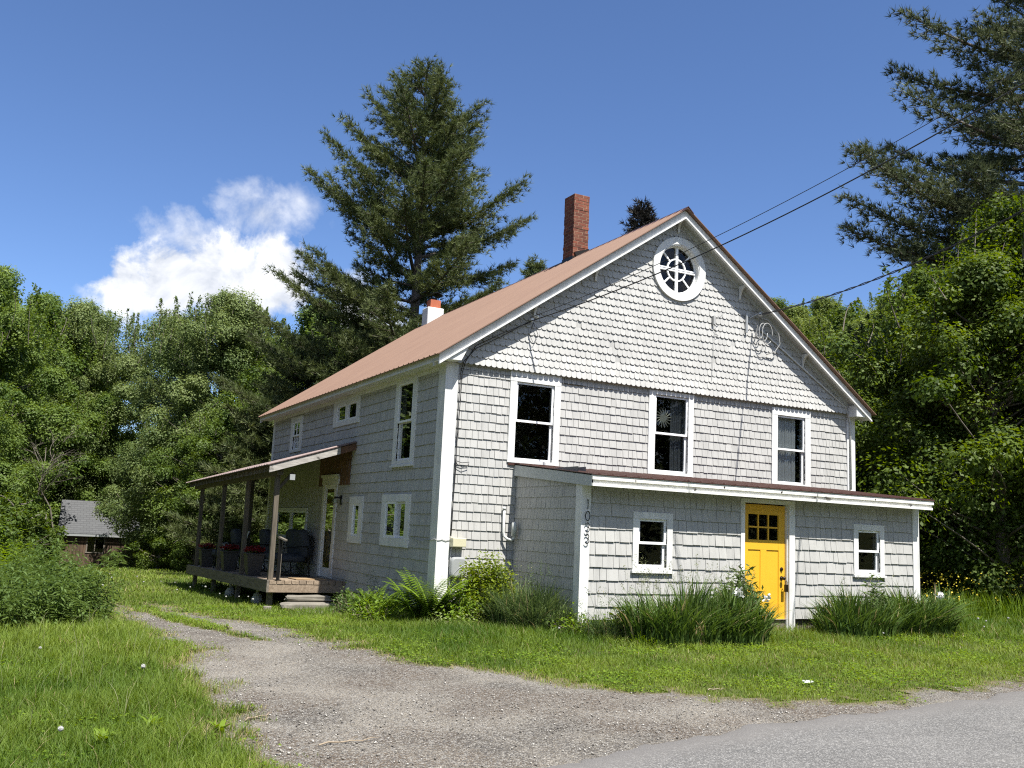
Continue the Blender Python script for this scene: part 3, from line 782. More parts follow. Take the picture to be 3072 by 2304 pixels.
# exact corners: snap the nearest ray to each
for cpt in poly_g:
    j = min(range(NN), key=lambda i: (outer[i][0] - cpt[0]) ** 2 + (outer[i][1] - cpt[1]) ** 2); outer[j] = cpt
inner = ringpts(CW[2])
for n in (G0, -.08):
    mb.add([PF(*p, n) for p in inner] + [PF(*p, n) for p in outer], [(k, (k + 1) % NN, NN + (k + 1) % NN, NN + k) for k in range(NN)])
mb.add([PF(*p, G0) for p in inner] + [PF(*p, -.08) for p in inner], [(k, (k + 1) % NN, NN + (k + 1) % NN, NN + k) for k in range(NN)])
mb.wbox(PF, .05, W - .05, 4.085, 4.13, .0, G0 - .003)
planes = [(-SL, 1, RZ - .14 - SL * RX), (SR, 1, RZ - .14 + SR * RX)]
shingles(mb, PF, .12, W - .12, 4.085, 7.4, .128, .1015, .1075, n0=G0, butt=.021, scale=True, planes=planes, circ=CW, flare=lambda t: max(0, .035 * (1 - (t - 4.085) / .4)), seed=9, jit=.004, gap=.0022)
mb.build('gable_wall', M['scale'], house)
mb = MB(); mb.prism([(.02, LEN - .01, 4.12), (W - .02, LEN - .01, 4.12), (W - .02, LEN - .01, gz(W) + .07), (RX, LEN - .01, RZ - .03), (.02, LEN - .01, gz(0) + .07)], (0, -.1, 0)); mb.build('rear_gable', M['shingle'], house)

# corner boards and trims
for nm_, bl in (('corner_board', [(.0, .19, -.034, .0, .1, 4.14), (-.034, .0, -.036, .25, .1, 4.14)]), ('corner_board', [(W - .19, W, -.034, .0, 2.5, 4.14), (W, W + .03, -.036, .2, .1, 4.14)]),
               ('corner_board', [(-.03, .0, LEN - .15, LEN, .1, 4.1)]), ('entry_corner_board', [(AX0, AX0 + .13, AY - .034, AY, .17, 2.17), (AX0 - .03, AX0, AY - .036, AY + .13, .17, 2.2)]),
               ('entry_corner_board', [(AX1 - .13, AX1, AY - .034, AY, .1, 2.17), (AX1, AX1 + .03, AY - .036, AY + .13, .1, 2.17)])):
    mb = MB()
    for b_ in bl: mb.box(*b_)
    mb.build(nm_, M['white'], house)

# round window
rw = MB()
def annulus(m, r0, r1, n0, n1, P=PF, N=48, c=CW):
    a = [(c[0] + r0 * math.cos(2 * PI * k / N), c[1] + r0 * math.sin(2 * PI * k / N)) for k in range(N)]
    b = [(c[0] + r1 * math.cos(2 * PI * k / N), c[1] + r1 * math.sin(2 * PI * k / N)) for k in range(N)]
    V_ = [P(*p, n1) for p in a] + [P(*p, n1) for p in b] + [P(*p, n0) for p in a] + [P(*p, n0) for p in b]
    F_ = []
    for k in range(N):
        j = (k + 1) % N
        F_ += [(k, j, N + j, N + k), (N + k, N + j, 3 * N + j, 3 * N + k), (k, j, 2 * N + j, 2 * N + k)]
    m.add(V_, F_)
annulus(rw, .475, .61, G0 - .003, G0 + .055)
annulus(rw, .455, .4745, -.06, G0 + .04)
rwo = rw.build('round_window', M['white'], house, label='round attic window with spoked white muntins')
mm = MB()
annulus(mm, .43, .4545, -.05, -.01)
mm.wbox(PF, CW[0] - .028, CW[0] + .028, CW[1] - .43, CW[1] + .43, -.046, .004)
for z_ in (-.034, .006): mm.wbox(PF, CW[0] - .43, CW[0] - .029, CW[1] + z_, CW[1] + z_ + .026, -.044, .006); mm.wbox(PF, CW[0] + .029, CW[0] + .43, CW[1] + z_, CW[1] + z_ + .026, -.044, .006)
annulus(mm, .195, .222, -.042, -.004)
for ang in (45, 135, 225, 315):
    a = R(ang); d_ = Vector((math.cos(a), 0, math.sin(a)))
    mm.beam(Vector((CW[0], .022, CW[1])) + d_ * .222, Vector((CW[0], .022, CW[1])) + d_ * .432, .03, .026, up=(0, 1, 0))
mm.build('muntin', M['vinyl'], rwo)
g_ = MB(); g_.add([PF(*p, -.03) for p in [(CW[0] + .44 * math.cos(2 * PI * k / 40), CW[1] + .44 * math.sin(2 * PI * k / 40)) for k in range(40)]], [tuple(range(40))]); g_.build('pane', M['glass'], rwo)

# main roof: ribbed metal sheets
RY0, RY1 = -.385, 11.95
def ribbed(P3, y0, y1, pitch, hgt_, width, along0, along1, thick):
    """P3(u, y, n): u along the slope, y along the ridge, n off the sheet; ribs run down the slope"""
    mb = MB(); ys_ = []; y = y0
    while y < y1 - 1e-6:
        ys_ += [(y, 0), (y + (pitch - width) / 2, 0), (y + pitch / 2 - width * .22, hgt_), (y + pitch / 2 + width * .22, hgt_), (y + (pitch + width) / 2, 0)]
        y += pitch
    ys_ = [(a, b) for a, b in ys_ if a <= y1] + [(y1, 0)]
    k = len(ys_)
    V_ = [P3(along0, a, b) for a, b in ys_] + [P3(along1, a, b) for a, b in ys_]
    mb.add(V_, [(i, i + 1, i + 1 + k, i + k) for i in range(k - 1)])
    V_ = [P3(along0, a, -thick) for a, b in ys_] + [P3(along1, a, -thick) for a, b in ys_]
    mb.add(V_, [(i, i + 1, i + 1 + k, i + k) for i in range(k - 1)])
    for e in (along0, along1):
        mb.add([P3(e, a, b) for a, b in ys_] + [P3(e, a, -thick) for a, b in ys_], [(i, i + 1, i + 1 + k, i + k) for i in range(k - 1)])
    for yy in (y0, y1): mb.add([P3(along0, yy, 0), P3(along1, yy, 0), P3(along1, yy, -thick), P3(along0, yy, -thick)], [(0, 1, 2, 3)])
    return mb
nl = Vector((-SL, 0, 1)).normalized(); nr = Vector((SR, 0, 1)).normalized()
def PRL(u, y, n): p = Vector((EL[0] + (RX - EL[0]) * u, y, EL[1] + (RZ - EL[1]) * u)) + nl * n; return tuple(p)
def PRR(u, y, n): p = Vector((ER[0] + (RX - ER[0]) * u, y, ER[1] + (RZ - ER[1]) * u)) + nr * n; return tuple(p)
roof = ribbed(PRL, RY0, RY1, .229, .019, .05, -.012, 1.0, .012)
r2 = ribbed(PRR, RY0, RY1, .229, .019, .05, -.012, 1.0, .012)
roof.add(r2.v, r2.f)
roof_o = roof.build('roof', M['roof'], house)
mb = MB()
for y_ in (RY0, ):
    pass
mb.prism([(RX - .13, RY0 - .01, RZ - .085), (RX, RY0 - .01, RZ + .028), (RX + .13, RY0 - .01, RZ - .085), (RX + .12, RY0 - .01, RZ - .095), (RX, RY0 - .01, RZ + .012), (RX - .12, RY0 - .01, RZ - .095)], (0, RY1 - RY0 + .02, 0))
mb.build('ridge_cap', M['roof_dark'], roof_o)
# soffits, rake boards and eave fascia (white)
def rake(mb, y0, y1, d0, d1, x0=None, xr=None, both=True):
    """a board under the rake, from d0 to d1 below the roof plane"""
    for e, s_ in ((EL, 1), (ER, -1)):
        sl = SL if s_ == 1 else SR
        a = Vector((e[0] + (.0 if s_ == 1 else -.0), y0, e[1])); b = Vector((RX, y0, RZ))
        mb.prism([a - Vector((0, 0, d0)), b - Vector((0, 0, d0)), b - Vector((0, 0, d1)), a - Vector((0, 0, d1))], (0, y1 - y0, 0))
mb = MB(); rake(mb, -.30, -.27, .030, .155); mb.build('rake_board', M['white'], house)
mb = MB(); rake(mb, -.325, -.272, .156, .192); mb.build('rake_moulding', M['white'], house)
mb = MB(); rake(mb, RY1 - .05, RY1 - .02, .03, .2); mb.build('rear_rake_board', M['white'], house)
mb = MB()
rake(mb, -.269, -.02, .090, .118)
rake(mb, -.075, -.047, .119, .20)
mb.build('rake_soffit', M['grey_trim'], house)
mb = MB()
for q_ in range(1): pass
mb.box(EL[0] + .005, EL[0] + .03, -.268, RY1 - .06, EL[1] - .13, EL[1] - .02)
mb.box(EL[0] + .031, -.001, -.05, RY1 - .06, EL[1] - .125, EL[1] - .10)
mb.box(-.032, -.0015, .26, LEN - .16, 3.98, EL[1] - .127)
mb.build('eave_fascia', M['white'], house); mb = MB()
mb.box(ER[0] - .03, ER[0] - .005, -.268, RY1 - .06, ER[1] - .13, ER[1] - .02)
mb.box(W + .001, ER[0] - .031, -.05, RY1 - .06, ER[1] - .125, ER[1] - .10)
mb.build('eave_fascia', M['white'], house)
# boxed eave returns on the front
mb = MB()
mb.prism([(EL[0] + .04, -.29, 4.082), (.115, -.29, 4.095), (.265, -.29, 4.40), (EL[0] + .02, -.29, EL[1] - .02)], (0, .27, 0))
mb.build('eave_return', M['white'], house); mb = MB()
mb.prism([(ER[0] - .03, -.29, 4.04), (8.965, -.29, 4.03), (8.965, -.29, 4.26), (8.99, -.29, 4.25), (ER[0] - .02, -.29, ER[1] - .16)], (0, .27, 0))
mb.build('eave_return', M['white'], house)
# brackets under the rakes
for bx_, bz in ((1.53, 5.22), (2.74, 6.03), (4.55, 7.26), (6.06, 6.31), (7.70, 5.21)):
    mb = MB(); zt = gz(bx_) - .03; pts = [(bx_ - .02, -.07, zt), (bx_ - .02, -.26, zt)]
    for k in range(6):
        a = R(15 * (k + 1)); pts.append((bx_ - .02, -.26 + .17 * math.sin(a), zt - .03 - .22 * (1 - math.cos(a))))
    pts.append((bx_ - .02, -.07, zt - .27))
    mb.prism(pts, (.04, 0, 0)); mb.build('bracket', M['white'], house)

# entry roof
ER0, ER1 = 1.29, 8.50
def PE(u, x, n): return (x, .0 + (-2.46) * u, 2.535 - .245 * u + n)
mb = ribbed(PE, ER0, ER1, .229, .013, .055, 0.0, 1.0, .012)
ero = mb.build('entry_roof', M['roof_dark'], house)
mb = MB(); mb.box(1.17, W - .2, -.045, -.022, 2.50, 2.532); mb.build('flashing', M['roof_dark'], ero)
mb = MB()
mb.box(ER0 + .01, ER1 - .005, -2.445, -2.415, 2.21, 2.275)
mb.box(ER0 + .02, ER1 - .02, -2.414, -2.39, 2.16, 2.209)
mb.box(ER0 + .015, ER1 - .03, -2.44, -2.39, 2.118, 2.159)
mb.build('entry_fascia', M['white_worn'], house, label='flaking white entry fascia with rot holes')
mb = MB()
mb.prism([(ER0 + .012, -.02, 2.505), (ER0 + .012, -2.414, 2.27), (ER0 + .012, -2.414, 2.115), (ER0 + .012, -.02, 2.33)], (.03, 0, 0))
mb.build('entry_rake_board', M['grey_trim'], house); mb = MB()
mb.prism([(ER1 - .045, -.02, 2.505), (ER1 - .045, -2.389, 2.27), (ER1 - .045, -2.389, 2.16), (ER1 - .045, -.02, 2.33)], (.03, 0, 0))
mb.build('entry_rake_board', M['grey_trim'], house)
mb = MB(); mb.prism([(ER0 + .05, -.02, 2.36), (ER0 + .05, -2.385, 2.155), (ER0 + .05, -2.385, 2.13), (ER0 + .05, -.02, 2.335)], (ER1 - ER0 - .1, 0, 0)); mb.build('entry_soffit', M['grey_trim'], house)
mb = MB()
for x_, w_, z_ in ((3.15, .05, 2.175), (5.62, .05, 2.185), (5.93, .13, 2.18), (5.87, .03, 2.205), (7.9, .05, 2.18), (3.72, .03, 2.236), (4.9, .04, 2.232), (7.02, .03, 2.232), (2.05, .02, 2.235)):
    pts = [(x_ + w_ * .5 * math.cos(k) * random.uniform(.7, 1.2), -2.449, z_ + .017 * math.sin(k) * random.uniform(.6, 1.3)) for k in [2 * PI * i / 9 for i in range(9)]]
    mb = MB(); mb.prism(pts, (0, .004, 0)); mb.build('rot_hole', M['dark_wood'], house)

# yellow front door
mb = MB()
mb.wbox(PA, 4.345, 4.425, .02, 2.045, .0, .036); mb.wbox(PA, 5.375, 5.500, -.02, 2.045, .0, .036); mb.wbox(PA, 4.345, 5.50, 2.0455, 2.115, .0, .040)
mb.wbox(PA, 5.352, 5.376, .0, 2.045, -.09, -.002); mb.wbox(PA, 4.402, 4.428, .0, 2.045, -.09, -.002)
dc = mb.build('door_casing', M['white'], house)
mb = MB(); mb.wbox(PA, 4.36, 5.42, -.06, .004, -.09, .05); mb.build('threshold', M['pale_wood'], dc)
mb = MB()
n0, n1 = -.085, -.045
D0, D1, DZ0, DZ1 = 4.43, 5.35, .008, 2.03
lx = [D0, D0 + .135, D1 - .135, D1]
lz = [DZ0, 1.30, 1.46, 1.87, DZ1]
mb.wbox(PA, D0, D0 + .135, DZ0, DZ1, n0, n1); mb.wbox(PA, D1 - .135, D1, DZ0, DZ1, n0, n1)
mb.wbox(PA, D0 + .135, D1 - .135, 1.87, DZ1, n0, n1 - .0005)
mb.wbox(PA, D0 + .135, D1 - .135, 1.30, 1.46, n0, n1 - .0005)
mb.wbox(PA, D0 + .135, D1 - .135, DZ0, .25, n0, n1 - .0005)
mb.wbox(PA, D0 + .135 + .26, D1 - .135 - .26, .25, 1.30, n0, n1 - .0005)
mb.wbox(PA, D0 + .135, D1 - .135, .25, 1.30, n0 + .006, n1 - .014)
gw = (D1 - D0 - .27) / 3; gh = (1.87 - 1.46) / 2
for i in (1, 2): mb.wbox(PA, D0 + .135 + gw * i - .013, D0 + .135 + gw * i + .013, 1.46, 1.87, n0 + .004, n1 - .003)
for i in range(3): mb.wbox(PA, D0 + .135 + gw * i + .014, D0 + .135 + gw * (i + 1) - .014, 1.46 + gh - .013, 1.46 + gh + .013, n0 + .005, n1 - .004)
door = mb.build('front_door', M['yellow'], house, bevel=.003)
for i in range(3):
    for j in range(2):
        m = MB(); a = D0 + .135 + gw * i + (.014 if i else .002); b = D0 + .135 + gw * (i + 1) - .014; c = 1.46 + gh * j + (.014 if j else .002); d = 1.46 + gh * (j + 1) - .014
        m.add([PA(a, c, -.066), PA(b, c, -.066), PA(b, d, -.066), PA(a, d, -.066)], [(0, 1, 2, 3)]); m.build('pane', M['glass'], door)
mb = MB(); hx = D1 - .075
mb.lathe((hx, AY + .045, 1.0), [(.030, 0), (.033, -.008), (.026, -.018), (.012, -.022), (.012, -.035)], 18, 'y'); mb.build('deadbolt', M['dark_metal'], door, smooth=False)
mb = MB(); mb.lathe((hx, AY + .045, .855), [(.033, 0), (.035, -.008), (.013, -.014), (.013, -.04), (.026, -.048), (.031, -.066), (.022, -.080), (.004, -.084)], 18, 'y'); mb.build('door_knob', M['dark_metal'], door, smooth=True)
lb = MB(); lb.box(hx + .0, hx + .062, AY - .052, AY - .018, .64, .755); lb.tube([(hx + .012, AY - .035, .752), (hx + .012, AY - .035, .80), (hx + .031, AY - .035, .825), (hx + .05, AY - .035, .80), (hx + .05, AY - .035, .752)], .005, 8)
lbo = lb.build('key_lockbox', M['dark_metal'], None, bevel=.004); put(lbo, 'small dark lockbox hanging from the knob of the yellow door', 'lockbox')

# house number 1033
def digit(pts_list, zc, r=.0065):
    m = MB(); xc = 1.424; h = .135; wd = .075
    for pts in pts_list: m.tube([(xc + p[0] * wd, AY - .062, zc + p[1] * h) for p in pts], r, 7)
    for p in (pts_list[0][len(pts_list[0]) // 4], pts_list[0][-len(pts_list[0]) // 4]): m.tube([(xc + p[0] * wd, AY - .062, zc + p[1] * h), (xc + p[0] * wd, AY - .033, zc + p[1] * h)], .003, 6)
    return m
hn = MB(); 
one = [[(-.15, .36), (0, .5), (0, .0), (0, -.5)]]
zero = [[(.5 * math.sin(2 * PI * k / 20), .5 * math.cos(2 * PI * k / 20)) for k in range(21)]]
three = [[(-.42 * math.cos(R(a)) * 1.0, .25 + .25 * math.sin(R(a))) for a in range(10, 181, 17)] + [(.42, .22), (.30, .06), (-.02, .03)] + [(.30, -.0), (.46, -.12)] + [(.46 * math.cos(R(a)), -.25 - .25 * math.sin(R(a))) for a in range(0, 166, 15)]]
for dg, zc, nm in ((one, 1.86, 'one'), (zero, 1.69, 'zero'), (three, 1.525, 'three'), (three, 1.36, 'three')):
    digit(dg, zc).build('house_number_digit', M['black_metal'], house, smooth=True)

# porch door in the side wall
mb = MB()
mb.wbox(PL, 5.36, 5.50, .27, 2.22, .0, .036); mb.wbox(PL, 6.23, 6.37, .27, 2.22, .0, .036); mb.wbox(PL, 5.28, 6.42, 2.221, 2.41, .0, .042); mb.wbox(PL, 5.24, 6.46, 2.37, 2.42, .043, .075)
sdc = mb.build('side_door_casing', M['white'], house)
mb = MB()
mb.wbox(PL, 5.502, 5.575, .275, 2.215, -.02, .018); mb.wbox(PL, 6.155, 6.228, .275, 2.215, -.02, .018); mb.wbox(PL, 5.575, 6.155, .275, .47, -.02, .0175); mb.wbox(PL, 5.575, 6.155, 2.12, 2.215, -.02, .0175)
sd = mb.build('side_door', M['vinyl'], house)
m = MB(); m.add([PL(5.57, .465, .002), PL(6.16, .465, .002), PL(6.16, 2.125, .002), PL(5.57, 2.125, .002)], [(0, 1, 2, 3)]); m.build('pane', M['glass'], sd)
m = MB(); m.wbox(PL, 5.56, 6.17, .46, 2.13, -.018, -.006); m.build('door_reflection_panel', M['ochre'], sd)  # added ochre panel standing in for the yellow reflection in the glass
m = MB(); m.tube([PL(5.55, 1.0, .02), PL(5.55, 1.5, .02)], .008, 8); m.wbox(PL, 5.535, 5.565, .98, 1.0, -.02, .03); m.wbox(PL, 5.535, 5.565, 1.5, 1.52, -.02, .03); m.build('door_handle', M['black_metal'], sd)
m = MB(); m.wbox(PL, 5.02, 5.08, 1.78, 1.98, .018, .04); m.beam(PL(5.05, 1.93, .04), PL(5.05, 1.93, .17), .035, .035)
wl = m.build('wall_lamp', M['black_metal'], house)
m = MB(); m.lathe((-.15, 5.05, 1.80), [(.03, .11), (.045, .10), (.05, .02), (.03, 0)], 14); m.build('lamp_glass', M['glass'], wl)
mb = MB(); shingles(mb, PL, 4.55, 6.75, 2.19, 2.95, .19, .07, .15, [(5.24, 6.46, 2.0, 2.425)], n0=.012, butt=.016, seed=31, planes=[(0, 1, 2.9)])
mb.build('bare_shingle_patch', M['cedar'], house, label='unpainted brown cedar shingles over the porch door')

# sun ornament hung in the middle upper window
mb = MB(); c0 = (4.42, .10, 3.60)
mb.lathe(c0, [(.001, -.004), (.075, -.004), (.075, .004), (.001, .004)], 24, 'y')
for k in range(16):
    a = 2 * PI * k / 16; pts = [(c0[0] + r_ * math.cos(a + .25 * j * .25), c0[1], c0[2] + r_ * math.sin(a + .25 * j * .25)) for j, r_ in enumerate((.075, .11, .15, .19))]
    mb.tube(pts, [.012, .012, .009, .003], 6)
mb.tube([(c0[0], c0[1], c0[2] + .07), (c0[0], c0[1], 3.98)], .002, 4)
o = mb.build('sun_ornament', mat_plain("pale_brass", (.42, .40, .33), .5, .3), None); put(o, 'pale sun-shaped ornament with wavy rays hanging in the middle upper window', 'ornament')

# chimneys (under the roof they pierce)
mb = MB(); cx0, cx1, cy0, cy1 = 4.33, 4.72, 3.42, 3.84
zz = 6.9; rows_ = 0
while zz < 8.86:
    j = lambda: random.uniform(-.007, .007)
    e = .0 if zz < 8.78 else -.004
    mb.box(cx0 + j() + e, cx1 + j() - e, cy0 + j() + e, cy1 + j() - e, zz, zz + .068); zz += .072
mb.box(cx0 + .012, cx1 - .012, cy0 + .012, cy1 - .012, 6.9, 8.80)
ch = mb.build('chimney', M['brick'], roof_o, label='tall weathered red brick chimney near the front')
mb = MB(); mb.box(cx0 - .012, cx1 + .015, cy0 - .015, cy1 + .015, 7.1, 7.47); mb.beam((cx0 + .06, cy0 - .02, 7.50), (cx1 + .03, cy0 - .03, 7.62), .02, .14)
mb.build('chimney_flashing', M['dark_metal'], ch)
mb = MB(); mb.box(4.07, 4.58, 11.05, 11.50, 6.6, 7.74); c2 = mb.build('chimney', M['stucco'], roof_o, bevel=.03, label='short white plastered chimney at the rear of the roof')
mb = MB(); mb.box(4.17, 4.49, 11.12, 11.42, 7.735, 7.98); c2b = mb.build('flue_liner', M['tile'], c2)
mb = MB(); mb.lathe((4.33, 11.27, 7.98), [(.10, 0), (.10, .07), (.085, .08)], 16)
for dx_, dy_ in ((-.1, -.1), (.1, -.1), (.1, .1), (-.1, .1)): mb.beam((4.33 + dx_, 11.27 + dy_, 7.98), (4.33 + dx_, 11.27 + dy_, 8.15), .012, .012)
mb.prism([(4.11, 11.05, 8.12), (4.33, 11.05, 8.21), (4.55, 11.05, 8.12), (4.33, 11.05, 8.19)], (0, .44, 0)); mb.build('chimney_cap', M['black_metal'], c2)

# ------------------------------------------------------------------ things fixed to the front: cables, boxes
def polyw(fx, fy, coef, t0, t1, n=40):
    r = []
    for i in range(n + 1):
        t = t0 + (t1 - t0) * i / n; r.append((fx(t), fy(t), coef[0] + coef[1] * t + coef[2] * t * t))
    return r
mb = MB(); mb.tube(polyw(lambda t: 1.42 + .4032 * (t - .12), lambda t: -t, (4.93, .155, .020), .12, 11.5), .009, 6)
o = mb.build('overhead_cable', M['cable'], None, smooth=True); put(o, 'thicker lower black wire running past the round window to the left of the gable', 'cable', 'overhead wires')
mb = MB(); mb.tube(polyw(lambda t: 1.42 + .4032 * (t - .12), lambda t: -t, (4.99, .20, .0165), .12, 11.5), .005, 6)
o = mb.build('overhead_cable', M['cable'], None, smooth=True); put(o, 'thin upper black wire running over the round window towards the pine at the right', 'cable', 'overhead wires')
for k in range(1):
    mb = MB(); base = [(6.42 - .128 * (t - .2), -t, 5.80 - .085 * t + .0195 * t * t) for t in [.25 + 10.5 * i / 260 for i in range(261)]]
    for ph in (0, PI):
        mb.tube([(p[0] + .011 * math.cos(i * .38 + ph), p[1], p[2] + .011 * math.sin(i * .38 + ph)) for i, p in enumerate(base)], .0085, 5)
    o = mb.build('overhead_cable', M['cable'], None, smooth=True); put(o, 'twisted black cable coming in to the bracket on the right of the gable', 'cable', 'overhead wires')
# left bracket with knob insulators and drop wires
mb = MB(); mb.lathe((1.46, -.075, 4.98), [(.02, 0), (.035, -.01), (.035, -.03), (.02, -.035), (.035, -.04), (.03, -.07)], 12, 'y')
o = mb.build('insulator', M['vinyl'], None); put(o, 'lower left of the two small white insulators on the left of the gable', 'insulator')
mb = MB(); mb.lathe((1.58, -.075, 5.06), [(.015, 0), (.028, -.01), (.028, -.03), (.012, -.06)], 12, 'y')
o = mb.build('insulator', M['vinyl'], None); put(o, 'upper right of the two small white insulators on the left of the gable', 'insulator')
mb = MB()
for off in (0, .05):
    mb.tube([(1.45 + off, -.11, 4.97), (.9, -.10 - off * .3, 4.62 + off), (.45, -.10, 4.36 + off), (.24 + off * .6, -.11, 4.12), (.21 + off * .6, -.075, 3.95), (.20 + off * .6, -.055, 3.2), (.225 - off * .3, -.05, 2.4), (.20 + off * .2, -.05, 1.5), (.195 + off * .2, -.05, 1.30)], .0065, 6)
mb.tube([(.2, -.055, 2.50), (.32, -.06, 2.47), (.45, -.06, 2.49), (.44, -.06, 2.44), (.34, -.06, 2.40), (.24, -.055, 2.44), (.2, -.055, 2.52)], .006, 6)
mb.tube([(.2, -.05, 4.0), (2.6, -.028, 3.98)], .004, 5)
mb.tube([(1.5, -.10, 4.95), (1.60, -.10, 4.75), (1.52, -.10, 4.58), (1.44, -.10, 4.72), (1.50, -.10, 4.93)], .005, 6)
o = mb.build('drop_wire', M['cable'], None, smooth=True); put(o, 'black telephone wires running from the left gable down beside the front corner board', 'wire')
mb = MB(); mb.tube([(-.045, 1.0, 1.23), (-.045, .6, 1.19), (-.045, .25, 1.22), (-.05, .0, 1.24), (-.02, -.045, 1.22), (.06, -.045, 1.24), (.12, -.045, 1.22), (.2, -.05, 1.25)], .006, 6)
o = mb.build('loose_wire', M['cable_grey'], None, smooth=True); put(o, 'grey wire sagging round the front left corner to the beige box', 'wire')
mb = MB(); mb.box(.195, .43, -.16, -.02, 1.13, 1.275); o = mb.build('junction_box', M['beige'], None, bevel=.012); put(o, 'beige plastic box on the front wall beside the corner board', 'box')
mb = MB()
ov = [(.335 + .135 * math.copysign(abs(math.cos(a)) ** .45, math.cos(a)), .815 + .16 * math.copysign(abs(math.sin(a)) ** .5, math.sin(a))) for a in [2 * PI * k / 32 for k in range(32)]]
mb.prism([(p[0], -.02, p[1]) for p in ov], (0, -.11, 0))
ub = mb.build('utility_box', M['greyplastic'], None, bevel=.03); put(ub, 'rounded grey utility box on the front wall under the beige box', 'utility box')
mb = MB(); mb.tube([(.24, -.133, .70), (.33, -.136, .80), (.41, -.134, .85), (.46, -.131, .87)], .005, 6); mb.tube([(.30, -.133, .68), (.36, -.136, .77), (.41, -.134, .81), (.46, -.131, .83)], .004, 6); mb.build('moulded_rib', M['greyplastic'], ub)
mb = MB(); mb.tube([(.225, -.05, 1.12), (.21, -.055, .95), (.215, -.05, .62), (.24, -.05, .3)], .011, 8)
o = mb.build('wall_conduit', M['cable_grey'], None, smooth=True); put(o, 'thin grey conduit running down behind the rounded grey box', 'conduit')
# vent pipes in the inner corner
mb = MB(); mb.tube([(1.13, -.06, 1.78), (1.13, -.06, 1.40), (1.14, -.075, 1.33), (1.18, -.11, 1.29), (1.24, -.15, 1.27), (1.27, -.17, 1.31), (1.27, -.17, 1.40)], .022, 12)
mb.lathe((1.27, -.17, 1.34), [(.045, 0), (.045, .20), (.03, .22), (.012, .23)], 16)
mb.lathe((1.13, -.06, 1.76), [(.03, 0), (.03, .03), (.01, .045)], 12)
o = mb.build('vent_pipe', M['conduit'], None, smooth=True); put(o, 'pale grey vent pipe with a U bend where the entry meets the main wall', 'vent pipe')
# right gable bracket: service mast head and loops
mb = MB(); mb.box(6.20, 6.24, -.11, -.07, 5.42, 5.80); mb.lathe((6.48, -.12, 5.80), [(.03, .0), (.05, -.03), (.05, -.09), (.02, -.11)], 12, 'y')
mb.tube([(6.30, -.09, 5.72), (6.42, -.16, 5.80), (6.52, -.2, 5.86), (6.56, -.2, 5.80)], .012, 8)
sb = mb.build('service_bracket', M['tin'], None); put(sb, 'metal cable bracket on the right of the gable where the twisted cable lands', 'bracket')
mb = MB()
for k in range(4):
    ph = k * .8; rr = .07 + .024 * k
    cxx, czz = 6.42 + .07 * k, 5.50 - .02 * k
    mb.tube([(cxx + rr * math.sin(a + ph) * .9, -.12 - .035 * k, czz + (rr + .06) * math.cos(a + ph)) for a in [2 * PI * i / 22 * (.55 + .12 * k) for i in range(23)]], .008, 6)
mb.tube([(6.5, -.12, 5.75), (6.66, -.2, 5.72), (6.92, -.22, 5.48), (6.98, -.2, 5.28), (6.90, -.15, 5.12), (6.72, -.1, 5.05)], .010, 6)
o = mb.build('cable_loop', M['cable_grey'], None, smooth=True); put(o, 'tangle of pale looped cables hanging under the bracket on the right of the gable', 'cable')
mb = MB(); pts = [(6.72, -.1, 5.05), (7.2, -.09, 4.72), (8.0, -.09, 4.30), (8.75, -.09, 4.14), (8.90, -.08, 4.10), (9.02, -.06, 4.00), (9.04, -.055, 3.8), (9.045, -.055, 2.6)]
mb.tube([(6.60, -.085, gz(6.60) - .45), (8.86, -.085, gz(8.86) - .16), (8.97, -.075, 4.05), (9.03, -.06, 3.9), (9.035, -.058, 2.55)], .018, 10)
o = mb.build('service_conduit', M['conduit'], None, smooth=True); put(o, 'painted conduit running down the right rake and the front right corner board', 'conduit')
mb = MB(); mb.box(5.385, 5.435, -.12, -.07, 5.47, 5.63); mb.tube([(5.45, -.10, 5.58), (5.52, -.16, 5.62), (5.54, -.17, 5.66)], .009, 6); mb.tube([(5.41, -.1, 5.47), (5.46, -.1, 5.36), (5.55, -.1, 5.34), (5.50, -.1, 5.27), (5.43, -.1, 5.32), (5.42, -.09, 5.0), (5.40, -.08, 4.6), (5.38, -.07, 4.2)], .004, 5)
o = mb.build('old_light_fitting', M['cable_grey'], None); put(o, 'small old light fitting with a dangling wire in the middle of the gable', 'light fitting')

# ------------------------------------------------------------------ porch
porch = thing('porch', 'open timber porch with sloping roof and raised deck on the left side of the house', 'porch', (-.8, 8, -.3))
PY0, PY1 = 4.41, 13.6
dz = lambda y: .28 - .0225 * (y - PY0)
def pbox(mb, x0, x1, y0, y1, a, b, zf=dz):
    """box whose bottom and top follow the deck line, a..b above it"""
    mb.hexa([(x0, y0, zf(y0) + a), (x1, y0, zf(y0) + a), (x1, y1, zf(y1) + a), (x0, y1, zf(y1) + a), (x0, y0, zf(y0) + b), (x1, y0, zf(y0) + b), (x1, y1, zf(y1) + b), (x0, y1, zf(y1) + b)])
mb = MB(); x_ = -1.515
while x_ < -.05:
    x2 = min(x_ + .133, -.02); pbox(mb, x_, x2, PY0 + random.uniform(0, .006), PY1 - .03, -.07, 0); x_ += .1445
mb.build('deck', M['deck_wood'], porch)
mb = MB(); pbox(mb, -1.56, -.02, PY0 + .012, PY0 + .052, -.225, -.072); mb.build('rim_board', M['deck_wood'], porch)
mb = MB(); pbox(mb, -1.565, -1.522, PY0 + .0, PY1, -.225, .002); mb.build('rim_board', M['grey_wood'], porch)
mb = MB(); pbox(mb, -1.5, -.05, PY1 - .03, PY1 + .01, -.225, -.002); mb.build('rim_board', M['grey_wood'], porch)
mb = MB()
